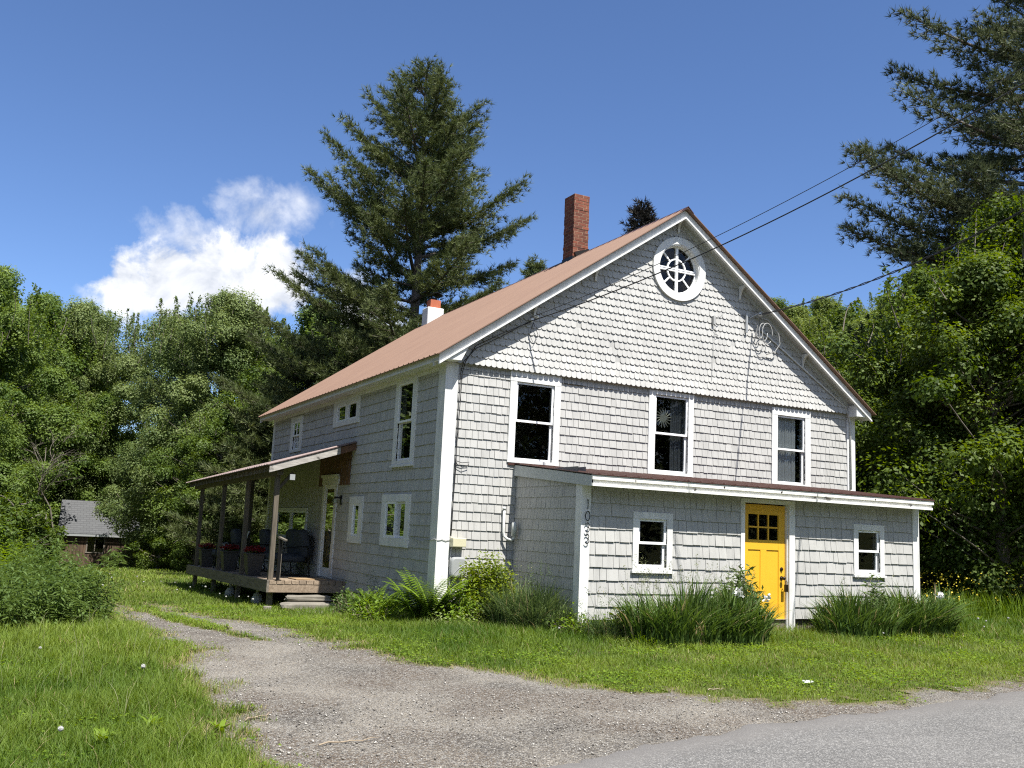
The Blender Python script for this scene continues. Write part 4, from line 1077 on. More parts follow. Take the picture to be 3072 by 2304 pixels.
for y_ in (5.2, 7.0, 8.8, 10.6, 12.4): mb = MB(); pbox(mb, -1.5, -.1, y_, y_ + .05, -.225, -.075); mb.build('joist', M['grey_wood'], porch)
ztop = lambda y: 2.285 - .0155 * (y - 4.6)
for i, y_ in enumerate((4.62, 7.15, 9.75, 12.75)):
    mb = MB(); s_ = .046
    mb.hexa([(-1.46 - s_, y_ - s_, dz(y_)), (-1.46 + s_, y_ - s_, dz(y_)), (-1.46 + s_, y_ + s_, dz(y_)), (-1.46 - s_, y_ + s_, dz(y_)), (-1.47 - s_, y_ - s_ + .02, ztop(y_)), (-1.47 + s_, y_ - s_ + .02, ztop(y_)), (-1.47 + s_, y_ + s_ + .02, ztop(y_)), (-1.47 - s_, y_ + s_ + .02, ztop(y_))])
    mb.build('post', M['post_wood'], porch)
mb = MB(); mb.box(-.16, -.06, 12.9, 13.0, dz(13), 2.6); mb.build('post', M['post_wood'], porch)
mb = MB(); pbox(mb, -1.53, -1.41, 4.45, 13.7, 0, .14, ztop); mb.build('beam', M['post_wood'], porch)
for y_ in (4.75, 7.6, 10.4, 13.0):
    mb = MB(); zf = float(hgt(-1.4, y_)); mb.box(-1.46, -1.36, y_ - .05, y_ + .05, zf - .1, dz(y_) - .225); mb.build('pier', M['grey_wood'], porch)
for y_ in (6.2, 8.9):
    mb = MB(); zf = float(hgt(-1.3, y_)); mb.tube([(-1.3, y_, zf - .1), (-1.3, y_, dz(y_) - .22)], .035, 10); mb.lathe((-1.3, y_, zf - .1), [(.13, 0), (.12, .2), (.07, .30)], 12); mb.build('pier', M['conduit'], porch)
rt = lambda x, y: 3.05 + .332 * x - .0165 * (y - 4.35)
mb = MB(); y_ = 4.40
while y_ < 13.8:
    x0, x1 = -1.70, -.04; mb = MB()
    mb.hexa([(x0, y_, rt(x0, y_) - .15), (x1, y_, rt(x1, y_) - .15), (x1, y_ + .045, rt(x1, y_) - .15), (x0, y_ + .045, rt(x0, y_) - .15),
             (x0, y_, rt(x0, y_) - .022), (x1, y_, rt(x1, y_) - .022), (x1, y_ + .045, rt(x1, y_) - .022), (x0, y_ + .045, rt(x0, y_) - .022)]); y_ += .41
    mb.build('rafter', M['grey_wood'], porch)
def PP(u, y, n): x = -1.76 * u; return (x, y, rt(x, y) + n)
mb = ribbed(PP, 4.28, 13.95, .21, .02, .06, 0, 1, .018); mb.build('porch_roof', M['roof_porch'], porch)
mb = MB(); x0, x1 = -1.72, -.34; y_ = 4.30
mb.hexa([(x0, y_, rt(x0, y_) - .165), (x1, y_, rt(x1, y_) - .165), (x1, y_ + .04, rt(x1, y_) - .165), (x0, y_ + .04, rt(x0, y_) - .165), (x0, y_, rt(x0, y_) - .030), (x1, y_, rt(x1, y_) - .03), (x1, y_ + .04, rt(x1, y_) - .03), (x0, y_ + .04, rt(x0, y_) - .03)])
mb.build('rake_board', M['pale_wood'], porch)
mb = MB(); x0, x1 = -.335, -.02; y_ = 4.31
mb.hexa([(x0, y_, rt(x0, y_) - .165), (x1, y_, rt(x1, y_) - .165), (x1, y_ + .04, rt(x1, y_) - .165), (x0, y_ + .04, rt(x0, y_) - .165), (x0, y_, rt(x0, y_) - .030), (x1, y_, rt(x1, y_) - .03), (x1, y_ + .04, rt(x1, y_) - .03), (x0, y_ + .04, rt(x0, y_) - .03)])
mb.build('rake_board', M['cedar'], porch)
mb = MB(); mb.beam((-1.44, 4.72, 2.0), (-1.15, 4.72, 2.36), .05, .06); mb.build('brace', M['post_wood'], porch)
mb = MB(); mb.box(-1.30, -1.20, 4.35, 4.40, 2.20, 2.31); mb.build('junction_box', M['greyplastic'], porch)
mb = MB(); mb.box(-1.38, -1.33, 4.44, 4.49, dz(4.5), 1.06); mb.box(-1.42, -1.29, 4.41, 4.53, dz(4.5), dz(4.5) + .012)
hr = mb.build('handrail', M['black_metal'], porch)
mb = MB(); mb.beam((-1.37, 4.50, 1.09), (-1.29, 4.30, 1.04), .06, .03); mb.box(-1.325, -1.315, 4.435, 4.445, dz(4.5), 1.04); mb.build('handrail_cap', M['grey_wood'], hr)

def stone(name, label, c, size, seed, mat='stone'):
    rg = np.random.default_rng(seed); nu, nv = 26, 12; V_ = []
    for j in range(nv + 1):
        ph = PI * j / nv
        for i in range(nu):
            th = 2 * PI * i / nu
            p = [math.copysign(abs(math.sin(ph)) ** .22, 1) * math.copysign(abs(math.cos(th)) ** .25, math.cos(th)), math.copysign(abs(math.sin(ph)) ** .22, 1) * math.copysign(abs(math.sin(th)) ** .25, math.sin(th)), math.copysign(abs(math.cos(ph)) ** .35, math.cos(ph))]
            k = 1 + .11 * (vnoise(p[0] * 2 + seed, p[1] * 2 + p[2], 1.3) - .5) * 2
            V_.append((c[0] + p[0] * size[0] * float(k), c[1] + p[1] * size[1] * float(k), c[2] + p[2] * size[2] * float(k) + .012 * float(vnoise(p[0] * 3, p[1] * 3 + seed, 1.7))))
    F_ = [(j * nu + i, j * nu + (i + 1) % nu, (j + 1) * nu + (i + 1) % nu, (j + 1) * nu + i) for j in range(nv) for i in range(nu)]
    m = MB(); m.add(V_, F_); o = m.build(name, M[mat], None); put(o, label, 'step'); return o
stone('stone_step', 'thinner upper stone slab step below the porch deck edge', (-.82, 4.10, -.03), (.42, .17, .05), 3)
stone('stone_step', 'thicker lower stone block step on the grass below the porch', (-.90, 3.82, -.175), (.52, .19, .085), 5)
o = stone('field_stone', 'small pale stone in the grass left of the porch steps', (-1.62, 4.0, -.22), (.07, .06, .05), 8); put(o, cat='stone')
o = stone('paving_stone', 'flat pale stone sunk in the grass in front of the porch steps', (-.95, 3.1, -.20), (.35, .2, .025), 9); put(o, cat='stone')
mb = MB(); pbox(mb, -.92, -.30, 4.75, 5.35, .002, .022)
o = mb.build('doormat', M['mat'], None, bevel=.006); put(o, 'brown coir doormat on the porch deck edge', 'doormat')

def petals(cx, cy, cz, rad, n, size, flat=.5, seed=0, up=.4):
    """small diamond petals or leaves in a flattened ball -> vertices, quads, tone"""
    rg = np.random.default_rng(seed)
    d = rg.normal(size=(n, 3)); d /= np.linalg.norm(d, axis=1)[:, None]; r = rg.random(n) ** .4
    c = np.stack([cx + d[:, 0] * r * rad, cy + d[:, 1] * r * rad, cz + d[:, 2] * r * rad * flat], -1)
    return c
def leaf_quads(C, size, rg, up=.6, aspect=.55, outward=None, droop=.0, fold=.12):
    """one 4-corner leaf per centre; returns V, F"""
    n = len(C); N_ = rg.normal(size=(n, 3))
    N_ /= np.linalg.norm(N_, axis=1)[:, None]
    N_[:, 2] = np.abs(N_[:, 2]); N_ = N_ * (1 - up) + np.array([0, 0, 1.]) * up
    if outward is not None: N_ = N_ + outward * .5
    N_ /= np.linalg.norm(N_, axis=1)[:, None]
    T = rg.normal(size=(n, 3)); T -= (T * N_).sum(1)[:, None] * N_; T /= np.linalg.norm(T, axis=1)[:, None]
    B = np.cross(N_, T); s = (size * rg.uniform(.65, 1.25, n))[:, None]
    T2 = T - N_ * droop
    V = np.stack([C - T * s * .5, C + B * s * aspect * .5 - N_ * s * fold, C + T2 * s * .5, C - B * s * aspect * .5 - N_ * s * fold], 1).reshape(-1, 3)
    F = np.arange(4 * n).reshape(-1, 4)
    return V, F

# planters
def planter(y, label):
    t = thing('planter', label, 'planter', (-1.36, y, dz(y)), 'tall planters between the porch posts')
    mb = MB(); z0 = dz(y); a, b = .125, .185; H = .44
    def ring(s, z): return [(-1.36 - s, y - s, z), (-1.36 + s, y - s, z), (-1.36 + s, y + s, z), (-1.36 - s, y + s, z)]
    vs = ring(a, z0) + ring(b, z0 + H) + ring(b + .015, z0 + H) + ring(b + .015, z0 + H + .03) + ring(b - .02, z0 + H + .03) + ring(b - .03, z0 + H - .03)
    fs = [(3, 2, 1, 0)]
    for l_ in range(5):
        for k in range(4): fs.append((l_ * 4 + k, l_ * 4 + (k + 1) % 4, l_ * 4 + 4 + (k + 1) % 4, l_ * 4 + 4 + k))
    fs.append((20, 21, 22, 23)); mb.add(vs, fs); mb.build('pot', M['pot'], t, bevel=.008)
    rg = np.random.default_rng(int(y * 10))
    C_ = petals(0, 0, H + .06, .20, 260, .05, .35, int(y * 10)); V_, F_ = leaf_quads(C_, .05, rg); make_obj('foliage', np_mesh('foliage', V_, [F_], np.repeat(rg.random(len(C_)), 4)), M['weed'], t)
    C_ = petals(0, 0, H + .11, .23, 420, .05, .33, int(y * 11)); V_, F_ = leaf_quads(C_, .045, rg, up=.3, aspect=.9); make_obj('flowers', np_mesh('flowers', V_, [F_], np.repeat(rg.random(len(C_)), 4)), M['flower_red'], t)['kind'] = 'stuff'
planter(6.55, 'dark tapered planter of red flowers, nearest to the porch steps')
planter(9.05, 'dark tapered planter of red flowers, middle one along the deck edge')
planter(11.9, 'dark tapered planter of red flowers, at the far end of the deck edge')

def cushion(mb, c, sx, sy, sz, tilt=0, axis='y'):
    """a pillow: superellipsoid, tilted about y"""
    nu, nv = 24, 12; b = len(mb.v); ct, st = math.cos(tilt), math.sin(tilt)
    for j in range(nv + 1):
        ph = PI * j / nv
        for i in range(nu):
            th = 2 * PI * i / nu; e = .45
            f = lambda v: math.copysign(abs(v) ** e, v)
            x, y, z = abs(math.sin(ph)) ** e * f(math.cos(th)) * sx, abs(math.sin(ph)) ** e * f(math.sin(th)) * sy, f(math.cos(ph)) * sz
            x, z = x * ct + z * st, -x * st + z * ct
            mb.v.append((c[0] + x, c[1] + y, c[2] + z))
    for j in range(nv):
        for i in range(nu): mb.f.append((b + j * nu + i, b + j * nu + (i + 1) % nu, b + (j + 1) * nu + (i + 1) % nu, b + (j + 1) * nu + i))
def seat(name, label, cat, y0, y1, xb, nseat, fac=-1, cmat='cushion'):
    """glider seat: back at x = xb, facing fac*x"""
    yc = (y0 + y1) / 2; z0 = dz(yc); t = thing(name, label, cat, (xb + fac * .35, yc, z0))
    X = lambda d: xb + fac * d
    mb = MB()
    for yy in (y0, y1):
        mb.tube([(X(.70), yy, z0), (X(.66), yy, z0 + .60), (X(.35), yy, z0 + .64), (X(.08), yy, z0 + .66), (X(.0), yy, z0)], .014, 8)
        mb.tube([(X(.02), yy, z0 + .02), (X(.66), yy, z0 + .04)], .012, 8)
        mb.tube([(X(.10), yy, z0 + .04), (X(.32), yy, z0 + .26), (X(.56), yy, z0 + .05)], .009, 8)
    for d_, z_ in ((.0, .30), (.62, .26), (.03, .88)): mb.tube([(X(d_), y0, z0 + z_), (X(d_), y1, z0 + z_)], .013, 8)
    mb.tube([(X(.0), y0, z0 + .3), (X(-.02), y0, z0 + .86)], .012, 8); mb.tube([(X(.0), y1, z0 + .3), (X(-.02), y1, z0 + .86)], .012, 8)
    mb.build('frame', M['black_metal'], t)
    wd = (y1 - y0 - .06) / nseat
    mb = MB(); cushion(mb, (X(.36), yc, z0 + .38), .33, (y1 - y0) / 2 - .02, .085); mb.build('seat_cushion', M[cmat], t, smooth=True)
    for k in range(nseat):
        mb = MB(); cushion(mb, (X(.10), y0 + .03 + wd * (k + .5), z0 + .70), 0.11, wd / 2 - .005, .31, tilt=-.18 * fac * -1); mb.build('back_cushion', M['cushion'], t, smooth=True)
    return t
seat('porch_sofa', 'black metal outdoor sofa with two charcoal back cushions against the porch wall', 'sofa', 6.55, 8.05, -.14, 2)
seat('porch_chair', 'black metal armchair with charcoal cushions, just beyond the sofa on the porch', 'armchair', 9.0, 9.75, -.35, 1)
seat('porch_chair', 'black metal armchair with charcoal cushions, farthest along the porch', 'armchair', 11.2, 11.9, -.6, 1)
# white slatted chair at the far end
t = thing('white_chair', 'white slatted wooden chair beyond the armchairs at the far end of the porch', 'chair', (-.3, 12.9, dz(12.9)))
z0 = dz(12.9); mb = MB()
for yy in (12.62, 13.18): mb.box(-.32, -.26, yy - .03, yy + .03, z0, z0 + .42); mb.box(-.85, -.79, yy - .03, yy + .03, z0, z0 + .60); mb.box(-.88, -.2, yy - .05, yy + .05, z0 + .601, z0 + .625)
mb.build('frame', M['white'], t)
mb = MB(); mb.box(-.84, -.30, 12.66, 13.14, z0 + .36, z0 + .39); mb.build('seat', M['white'], t)
mb = MB()
for k in range(5): yy = 12.64 + .115 * k; mb.hexa([(-.34, yy, z0 + .34), (-.32, yy, z0 + .34), (-.32, yy + .085, z0 + .34), (-.34, yy + .085, z0 + .34), (-.16, yy, z0 + .98), (-.14, yy, z0 + .98), (-.14, yy + .085, z0 + .98), (-.16, yy + .085, z0 + .98)])
mb.build('backrest', M['white'], t)

# ------------------------------------------------------------------ shed
t = thing('shed', 'small brown board shed with a grey shingle roof among the trees', 'shed', (-2.2, 42, -2.05))
def shed():
    O = Vector((-3.5, 41.0, -1.5)); ex = Vector((.998, -.06, 0)); ey = Vector((.06, .998, 0)); ez = Vector((0, 0, 1))
    P = lambda a, b, c: tuple(O + ex * a + ey * b + ez * c)
    def bx(mb, a0, a1, b0, b1, c0, c1): mb.hexa([P(a0, b0, c0), P(a1, b0, c0), P(a1, b1, c0), P(a0, b1, c0), P(a0, b0, c1), P(a1, b0, c1), P(a1, b1, c1), P(a0, b1, c1)])
    Wd, Dp, Hh, Rh = 3.6, 4.2, 1.78, 1.55
    mb = MB(); x = 0
    while x < Wd:
        wd = random.uniform(.13, .24)
        if not (1.25 < x + wd / 2 < 2.1): bx(mb, x, min(x + wd - .012, Wd), 0, .03 + random.uniform(0, .012), -.6, Hh)
        else: bx(mb, x, min(x + wd - .012, Wd), 0, .035, 0, .75)
        x += wd
    bx(mb, 0, .04, .05, Dp, 0, Hh); bx(mb, Wd - .04, Wd, .05, Dp, 0, Hh); bx(mb, .05, Wd - .05, Dp - .04, Dp, 0, Hh)
    for s_ in (0, Wd - .04): mb.prism([P(s_, .0, Hh), P(s_, Dp, Hh), P(s_, Dp / 2, Hh + Rh - .1)], tuple(ex * .04))
    wl_ = mb.build('wall', M['barn_wood'], t)
    mb = MB(); bx(mb, 1.22, 1.28, -.02, .03, .75, Hh - .05); bx(mb, 2.06, 2.12, -.02, .03, .75, Hh - .05); bx(mb, 1.62, 1.66, -.02, .03, .78, Hh - .05); bx(mb, 1.2, 2.14, -.03, .04, .70, .749)
    wf = mb.build('window', M['grey_wood'], t)
    mb = MB(); mb.add([P(1.28, .01, .76), P(2.06, .01, .76), P(2.06, .01, Hh - .05), P(1.28, .01, Hh - .05)], [(0, 1, 2, 3)]); mb.build('pane', M['glass'], wf)
    mb = MB()
    for sgn in (0, 1):
        y0, y1 = (-.22, Dp / 2) if not sgn else (Dp + .22, Dp / 2); k = Rh / (Dp / 2)
        z0 = Hh + .04 - .22 * k * 1.0; z1 = Hh + .04 + Rh
        mb.hexa([P(-.2, y0, z0), P(Wd + .2, y0, z0), P(Wd + .2, y1, z1), P(-.2, y1, z1), P(-.2, y0, z0 + .05), P(Wd + .2, y0, z0 + .05), P(Wd + .2, y1, z1 + .05), P(-.2, y1, z1 + .05)])
    ro = mb.build('roof', M['asphalt_shingle'], t)
    mb = MB(); bx(mb, -.2, Wd + .2, -.25, -.225, Hh - .22, Hh - .12); mb.build('drip_edge', M['tin'], ro)
shed()

# dark board fence behind on the right
t = thing('board_fence', 'low dark wooden board fence in the shade at the right', 'fence', (16, 4, .2))
a, b = Vector((12.6, 4.3, 0)), Vector((24.5, 1.2, 0))
for k in range(8):
    p = a.lerp(b, k / 7); z = float(hgt(p.x, p.y)); mb = MB(); mb.box(p.x - .05, p.x + .05, p.y - .05, p.y + .05, z - .2, z + 1.15); mb.build('post', M['grey_wood' if k == 0 else 'dark_wood'], t)
for j, h_ in enumerate((.25, .55, .85)):
    mb = MB()
    for k in range(7):
        p, q = a.lerp(b, k / 7), a.lerp(b, (k + 1) / 7); zp, zq = float(hgt(p.x, p.y)), float(hgt(q.x, q.y))
        mb.beam((p.x, p.y - .07, zp + h_), (q.x, q.y - .07, zq + h_), .03, .2)
    mb.build('rail', M['dark_wood'], t)
# neighbour's grey building glimpsed through the trees at the right edge
t = thing('neighbour_house', 'grey house wall glimpsed through the trees at the right edge', 'house', (27, 6, 1))
mb = MB(); mb.box(26, 34, 7, 13, .5, 5.0); wl_ = mb.build('wall', M['grey_trim'], t)
mb = MB(); mb.prism([(25.7, 6.6, 5.001), (25.7, 13.4, 5.001), (25.7, 10, 7.5)], (8.6, 0, 0)); mb.build('roof', M['asphalt_shingle'], t)
mb = MB(); mb.box(27, 28, 6.95, 6.999, 2, 3.6); mb.build('window', M['white'], t)

# ------------------------------------------------------------------ trees
def tube_np(pts, rad, n=6):
    """taper tube as arrays"""
    pts = np.asarray(pts, float); rad = np.asarray(rad, float); k = len(pts)
    d = np.gradient(pts, axis=0); d /= np.linalg.norm(d, axis=1)[:, None] + 1e-9
    ref = np.array([0, 0, 1.]) if abs(d[0, 2]) < .8 else np.array([1., 0, 0])
    u = np.cross(d, ref); u /= np.linalg.norm(u, axis=1)[:, None] + 1e-9; v = np.cross(d, u)
    a = np.arange(n) * 2 * PI / n
    V = pts[:, None, :] + rad[:, None, None] * (u[:, None, :] * np.cos(a)[None, :, None] + v[:, None, :] * np.sin(a)[None, :, None])
    V = V.reshape(-1, 3); i = np.arange(k - 1)[:, None] * n + np.arange(n)[None, :]; j = np.arange(k - 1)[:, None] * n + (np.arange(n)[None, :] + 1) % n
    F = np.stack([i, j, j + n, i + n], -1).reshape(-1, 4)
    return V, F
def merge(parts):
    V, F, b = [], [], 0
    for v, f in parts: V.append(v); F.append(f + b); b += len(v)
    return np.concatenate(V), np.concatenate(F)
def limb(p0, p1, r0, r1, rg, bend=.12, k=6, sag=0):
    t = np.linspace(0, 1, k)[:, None]; p0 = np.asarray(p0, float); p1 = np.asarray(p1, float); L_ = np.linalg.norm(p1 - p0)
    w_ = rg.normal(size=3) * bend * L_
    pts = p0 + (p1 - p0) * t + w_ * np.sin(PI * t) + np.array([0, 0, 1.]) * sag * L_ * (t ** 2 - t) * -1
    return pts, tube_np(pts, np.linspace(r0, r1, k), 5)
def decid(seed, H, Rd, base, nclump, per, leaf, shape=1.0, shoots=0, openness=.62, asym=0):
    """-> crown mesh, trunk mesh; foliage hangs in clumps on limbs that leave the trunk"""
    rg = np.random.default_rng(seed); wood = []; C = []; OUT = []; TONE = []
    lean = rg.normal(size=2) * .03 * H
    tp = np.array([[0, 0, -.3], [lean[0] * .2, lean[1] * .2, H * .3], [lean[0] * .5, lean[1] * .5, H * .6], [lean[0], lean[1], H * .93]])
    tt = np.linspace(0, 1, 9); P_ = np.stack([np.interp(tt, [0, .33, .66, 1], tp[:, i]) for i in range(3)], -1)
    wood.append(tube_np(P_, np.linspace(.018 * H + .03, .02, 9), 8))
    for i in range(nclump):
        f = (i + rg.random()) / nclump; z = base + (H - base) * (f ** .9)
        u = (z - base) / (H - base); prof = (math.sin(PI * min(1, u * .86 + .12)) ** .75) * (1 - .25 * u) if shape == 1.0 else (1 - u) ** .6
        prof *= 1 + .28 * math.sin(3.1 * i + seed)
        a = rg.random() * 2 * PI; r = Rd * prof * rg.random() ** openness
        c = np.array([r * math.cos(a) * (1 + asym), r * math.sin(a), z]); c[:2] += lean * u
        zz_ = z - .35 * r - rg.random() * .5; s = np.array([np.interp(max(0, zz_) / (H * .93), [0, 1], [0, lean[0]]), np.interp(max(0, zz_) / (H * .93), [0, 1], [0, lean[1]]), max(.3, zz_)])
        pts, tb = limb(s, c, .022 + .006 * H * .2, .008, rg, .07); wood.append(tb)
        rc = Rd * rg.uniform(.15, .27) * (1 - .25 * u)
        n = int(per * rg.uniform(.6, 1.3)); d = rg.normal(size=(n, 3)); d /= np.linalg.norm(d, axis=1)[:, None]
        lump = 1 + .35 * np.sin(d[:, 0] * 5 + i) * np.cos(d[:, 1] * 4 + 2 * i)
        rr = rc * (.30 + .70 * rg.random(n) ** .55) * lump
        q = c + d * rr[:, None] * np.array([1, 1, .72]); q[:, 2] -= .12 * (q[:, 0] ** 2 + q[:, 1] ** 2) / Rd * .3
        C.append(q); OUT.append(d); TONE.append(np.clip(rg.random(n) * .55 + .45 * rg.random() + .1 * d[:, 2], 0, 1))
    for i in range(shoots):
        a = rg.random() * 2 * PI; r = Rd * .75 * rg.random() ** .6; z0 = H * rg.uniform(.82, .95) - .35 * r * (r / Rd); hl = rg.uniform(.06, .13) * H
        p0 = np.array([r * math.cos(a), r * math.sin(a), z0 - hl * .4]); p1 = p0 + np.array([rg.normal() * .25, rg.normal() * .25, hl * 1.3])
        pts, tb = limb(p0, p1, .018, .005, rg, .05); wood.append(tb)
        n = int(per * .22); t = rg.random(n); q = p0 + (p1 - p0) * t[:, None] + rg.normal(size=(n, 3)) * .16 * (1.15 - t)[:, None]
        C.append(q); OUT.append(rg.normal(size=(n, 3)) * .5); TONE.append(rg.random(n))
    C = np.concatenate(C); OUT = np.concatenate(OUT); TONE = np.concatenate(TONE)
    V, F = leaf_quads(C, leaf, rg, up=.30, aspect=.62, outward=OUT * 1.8, droop=.25)
    crown = np_mesh('crown', V, [F], np.repeat(TONE, 4))
    Vw, Fw = merge(wood); trunk = np_mesh('trunk', Vw, [Fw], None, True)
    return crown, trunk
def tufts(Cc, D, size, rg, blades=7, width=.12):
    """star-shaped bundles of needles: flat slivers fanning round the direction D"""
    n = len(Cc); m = n * blades
    c = np.repeat(Cc, blades, 0); d = np.repeat(D, blades, 0) + rg.normal(size=(m, 3)) * .62; d /= np.linalg.norm(d, axis=1)[:, None]
    s = np.cross(d, rg.normal(size=(m, 3))); s /= np.linalg.norm(s, axis=1)[:, None] + 1e-9
    L_ = (size * rg.uniform(.6, 1.15, m))[:, None]; w_ = L_ * width
    V = np.stack([c - s * w_ * .5, c + s * w_ * .5, c + d * L_], 1).reshape(-1, 3)
    return V, np.arange(3 * m).reshape(-1, 3)
def conifer(seed, H, prof, z0, dzw, nb, tuft, blades=7, spacing=.16, rise=.35, rtrunk=.022, extra=(), width=.12, gapf=.1, side_len=.30, droopz=None):
    """prof(f) -> branch length at height fraction f. extra: (z, azimuth, length) boughs of their own."""
    rg = np.random.default_rng(seed); wood = []; Cc = []; Dd = []; TN = []
    tt = np.linspace(0, 1, 10); P_ = np.stack([.12 * np.sin(tt * 5 + seed), .12 * np.cos(tt * 4), -.3 + tt * (H + .1)], -1)
    wood.append(tube_np(P_, np.linspace(rtrunk * H, .012, 10), 10))
    br = []
    z = z0
    while z < H * .985:
        k = nb if z < H * .8 else nb + 1; a0 = rg.random() * 2 * PI
        for j in range(k):
            if rg.random() < gapf: continue
            f = z / H; br.append((z + rg.normal() * .12, a0 + 2 * PI * j / k + rg.normal() * .25, prof(f) * rg.uniform(.50, 1.22)))
        z += dzw * (1.0 - .45 * z / H) * rg.uniform(.8, 1.2)
    br += list(extra)
    for (z, a, Lb) in br:
        f = z / H; el = rise * (.1 + 1.5 * f ** 1.6) + rg.normal() * .06
        dr = np.array([math.cos(a), math.sin(a), 0]); k = 8; t = np.linspace(0, 1, k)[:, None]
        side = np.array([-dr[1], dr[0], 0]) * rg.normal() * .10 * Lb
        pts = np.array([0, 0, z]) + dr * Lb * t * math.cos(el) + np.array([0, 0, 1.]) * Lb * (math.sin(el) * t - .08 * np.sin(PI * t) * (1 - f) + .08 * t ** 3) + side * t ** 2
        rb = .0085 * Lb + .012; wood.append(tube_np(pts, np.linspace(rb * 1.7, .006, k), 5))
        # side branchlets
        nsb = max(3, int(Lb / .155))
        for q in range(nsb):
            tq = .18 + .82 * (q + rg.random()) / nsb; i0 = min(k - 2, int(tq * (k - 1))); fr = tq * (k - 1) - i0; p = pts[i0] * (1 - fr) + pts[i0 + 1] * fr
            sl_ = side_len * Lb * (1.15 - tq) * rg.uniform(.6, 1.2) + .16; sg = 1 if q % 2 else -1
            sd_ = dr * rg.uniform(.55, 1.0) + np.array([-dr[1], dr[0], 0]) * sg * rg.uniform(.5, 1.0) + np.array([0, 0, rg.uniform(-.02, .42)]); sd_ /= np.linalg.norm(sd_)
            e = p + sd_ * sl_; wood.append(tube_np(np.stack([p, (p + e) / 2 + np.array([0, 0, -.02]), e]), [.010, .008, .004], 4))
            m = max(2, int(sl_ / spacing)); ts = (np.arange(m) + rg.random(m)) / m
            q_ = p + (e - p) * ts[:, None] + rg.normal(size=(m, 3)) * .075
            Cc.append(q_); dd = np.tile(sd_, (m, 1)) + np.array([0, 0, .5]); Dd.append(dd); TN.append(np.full(m, rg.random() * .5) + rg.random(m) * .4 + .1)
        m = max(2, int(Lb * .35 / spacing)); ts = 1 - .35 * rg.random(m); i0 = np.minimum(k - 2, (ts * (k - 1)).astype(int)); fr = (ts * (k - 1) - i0)[:, None]
        q_ = pts[i0] * (1 - fr) + pts[i0 + 1] * fr + rg.normal(size=(m, 3)) * .04
        Cc.append(q_); Dd.append(np.tile(dr + np.array([0, 0, .6]), (m, 1))); TN.append(rg.random(m))
    Cc = np.concatenate(Cc); Dd = np.concatenate(Dd); TN = np.concatenate(TN); Dd /= np.linalg.norm(Dd, axis=1)[:, None]
    V, F = tufts(Cc, Dd, tuft, rg, blades, width)
    crown = np_mesh('crown', V, [F], np.repeat(TN, blades * 3)); Vw, Fw = merge(wood)
    return crown, np_mesh('trunk', Vw, [Fw], None, True)
def plant_tree(name, label, cat, meshes, mats, x, y, rot=0, sc=(1, 1, 1), group=None, z=None):
    t = thing(name, label, cat, (x, y, float(hgt(x, y)) if z is None else z), group)
    t.rotation_euler = (0, 0, rot); t.scale = sc
    for nm, me, mt in zip(('crown', 'trunk'), meshes, mats):
        o = bpy.data.objects.new(nm, me); COL.objects.link(o); o.parent = t
        if not me.materials: me.materials.append(mt)
        elif me.materials[0] is not mt:
            o.data = me; o.material_slots[0].link = 'OBJECT'; o.material_slots[0].material = mt
    return t

# big white pine behind the house
def pprof(f):
    return float(np.interp(f, [0, .12, .25, .35, .5, .62, .72, .80, .88, .95, 1], [3.4, 4.4, 4.7, 4.4, 4.3, 4.0, 3.8, 2.9, 2.0, 1.05, .3]))
camang = math.atan2(.46, -.887)       # azimuth of "left in the picture"
AL = R(152.6); ARt = R(-27.4)         # azimuths pointing left / right as seen from the road
pine = conifer(5, 20.6, pprof, 2.6, .78, 5, .26, 12, .068, .50, .017, extra=[(9.2, AL, 5.3), (10.4, AL + .25, 4.6), (13.2, AL - .1, 4.9), (8.6, ARt, 5.2), (10.0, ARt + .2, 5.4), (13.4, ARt - .2, 4.6), (15.6, AL + .15, 3.6), (5.6, AL, 5.6), (4.6, AL - .5, 6.0), (6.9, AL, 6.6), (7.6, AL + .2, 5.9), (5.6, AL + .1, 6.9), (6.2, AL - .25, 6.0)], width=.10, gapf=.14, side_len=.38)
plant_tree('pine_tree', 'tall white pine standing behind the house, the highest tree left of the chimney', 'pine tree', pine, (M['needle'], M['bark_pine']), 6.86, 19.66, z=-.8)
pine_s = conifer(8, 9.5, lambda f: float(np.interp(f, [0, .3, .7, 1], [4.2, 4.0, 2.4, .3])), 1.4, .55, 6, .32, 8, .085, .25, .018, width=.14)
plant_tree('pine_tree', 'low spreading pine left of the tall one, close behind the roof eave', 'pine tree', pine_s, (M['needle'], M['bark_pine']), 4.2, 24.0, 1.0)
plant_tree('pine_tree', 'short bushy pine behind the far porch corner', 'pine tree', pine_s, (M['needle'], M['bark_pine']), 2.6, 21.8, 3.3, (.78, .78, .74))
# right pine
def rprof(f): return float(np.interp(f, [0, .2, .4, .55, .64, .8, 1], [3.5, 3.8, 3.3, 2.6, 1.5, 1.2, .4]))
rp = conifer(21, 23, rprof, 6.0, .82, 6, .20, 13, .052, .48, .014, extra=[(12.9, R(152), 3.6), (9.0, R(152), 4.6), (10.5, R(166), 3.7), (8.2, R(148), 4.9), (8.5, R(158), 5.2), (12.1, R(140), 3.6), (7.8, R(152), 4.9), (9.8, R(135), 3.8)], width=.11, gapf=.1)
plant_tree('pine_tree', 'big dark pine reaching in from the right edge of the view', 'pine tree', rp, (M['needle_dark'], M['bark_pine']), 20.2, 2.6, 0, (1.22, 1.22, 1.22), z=.3)
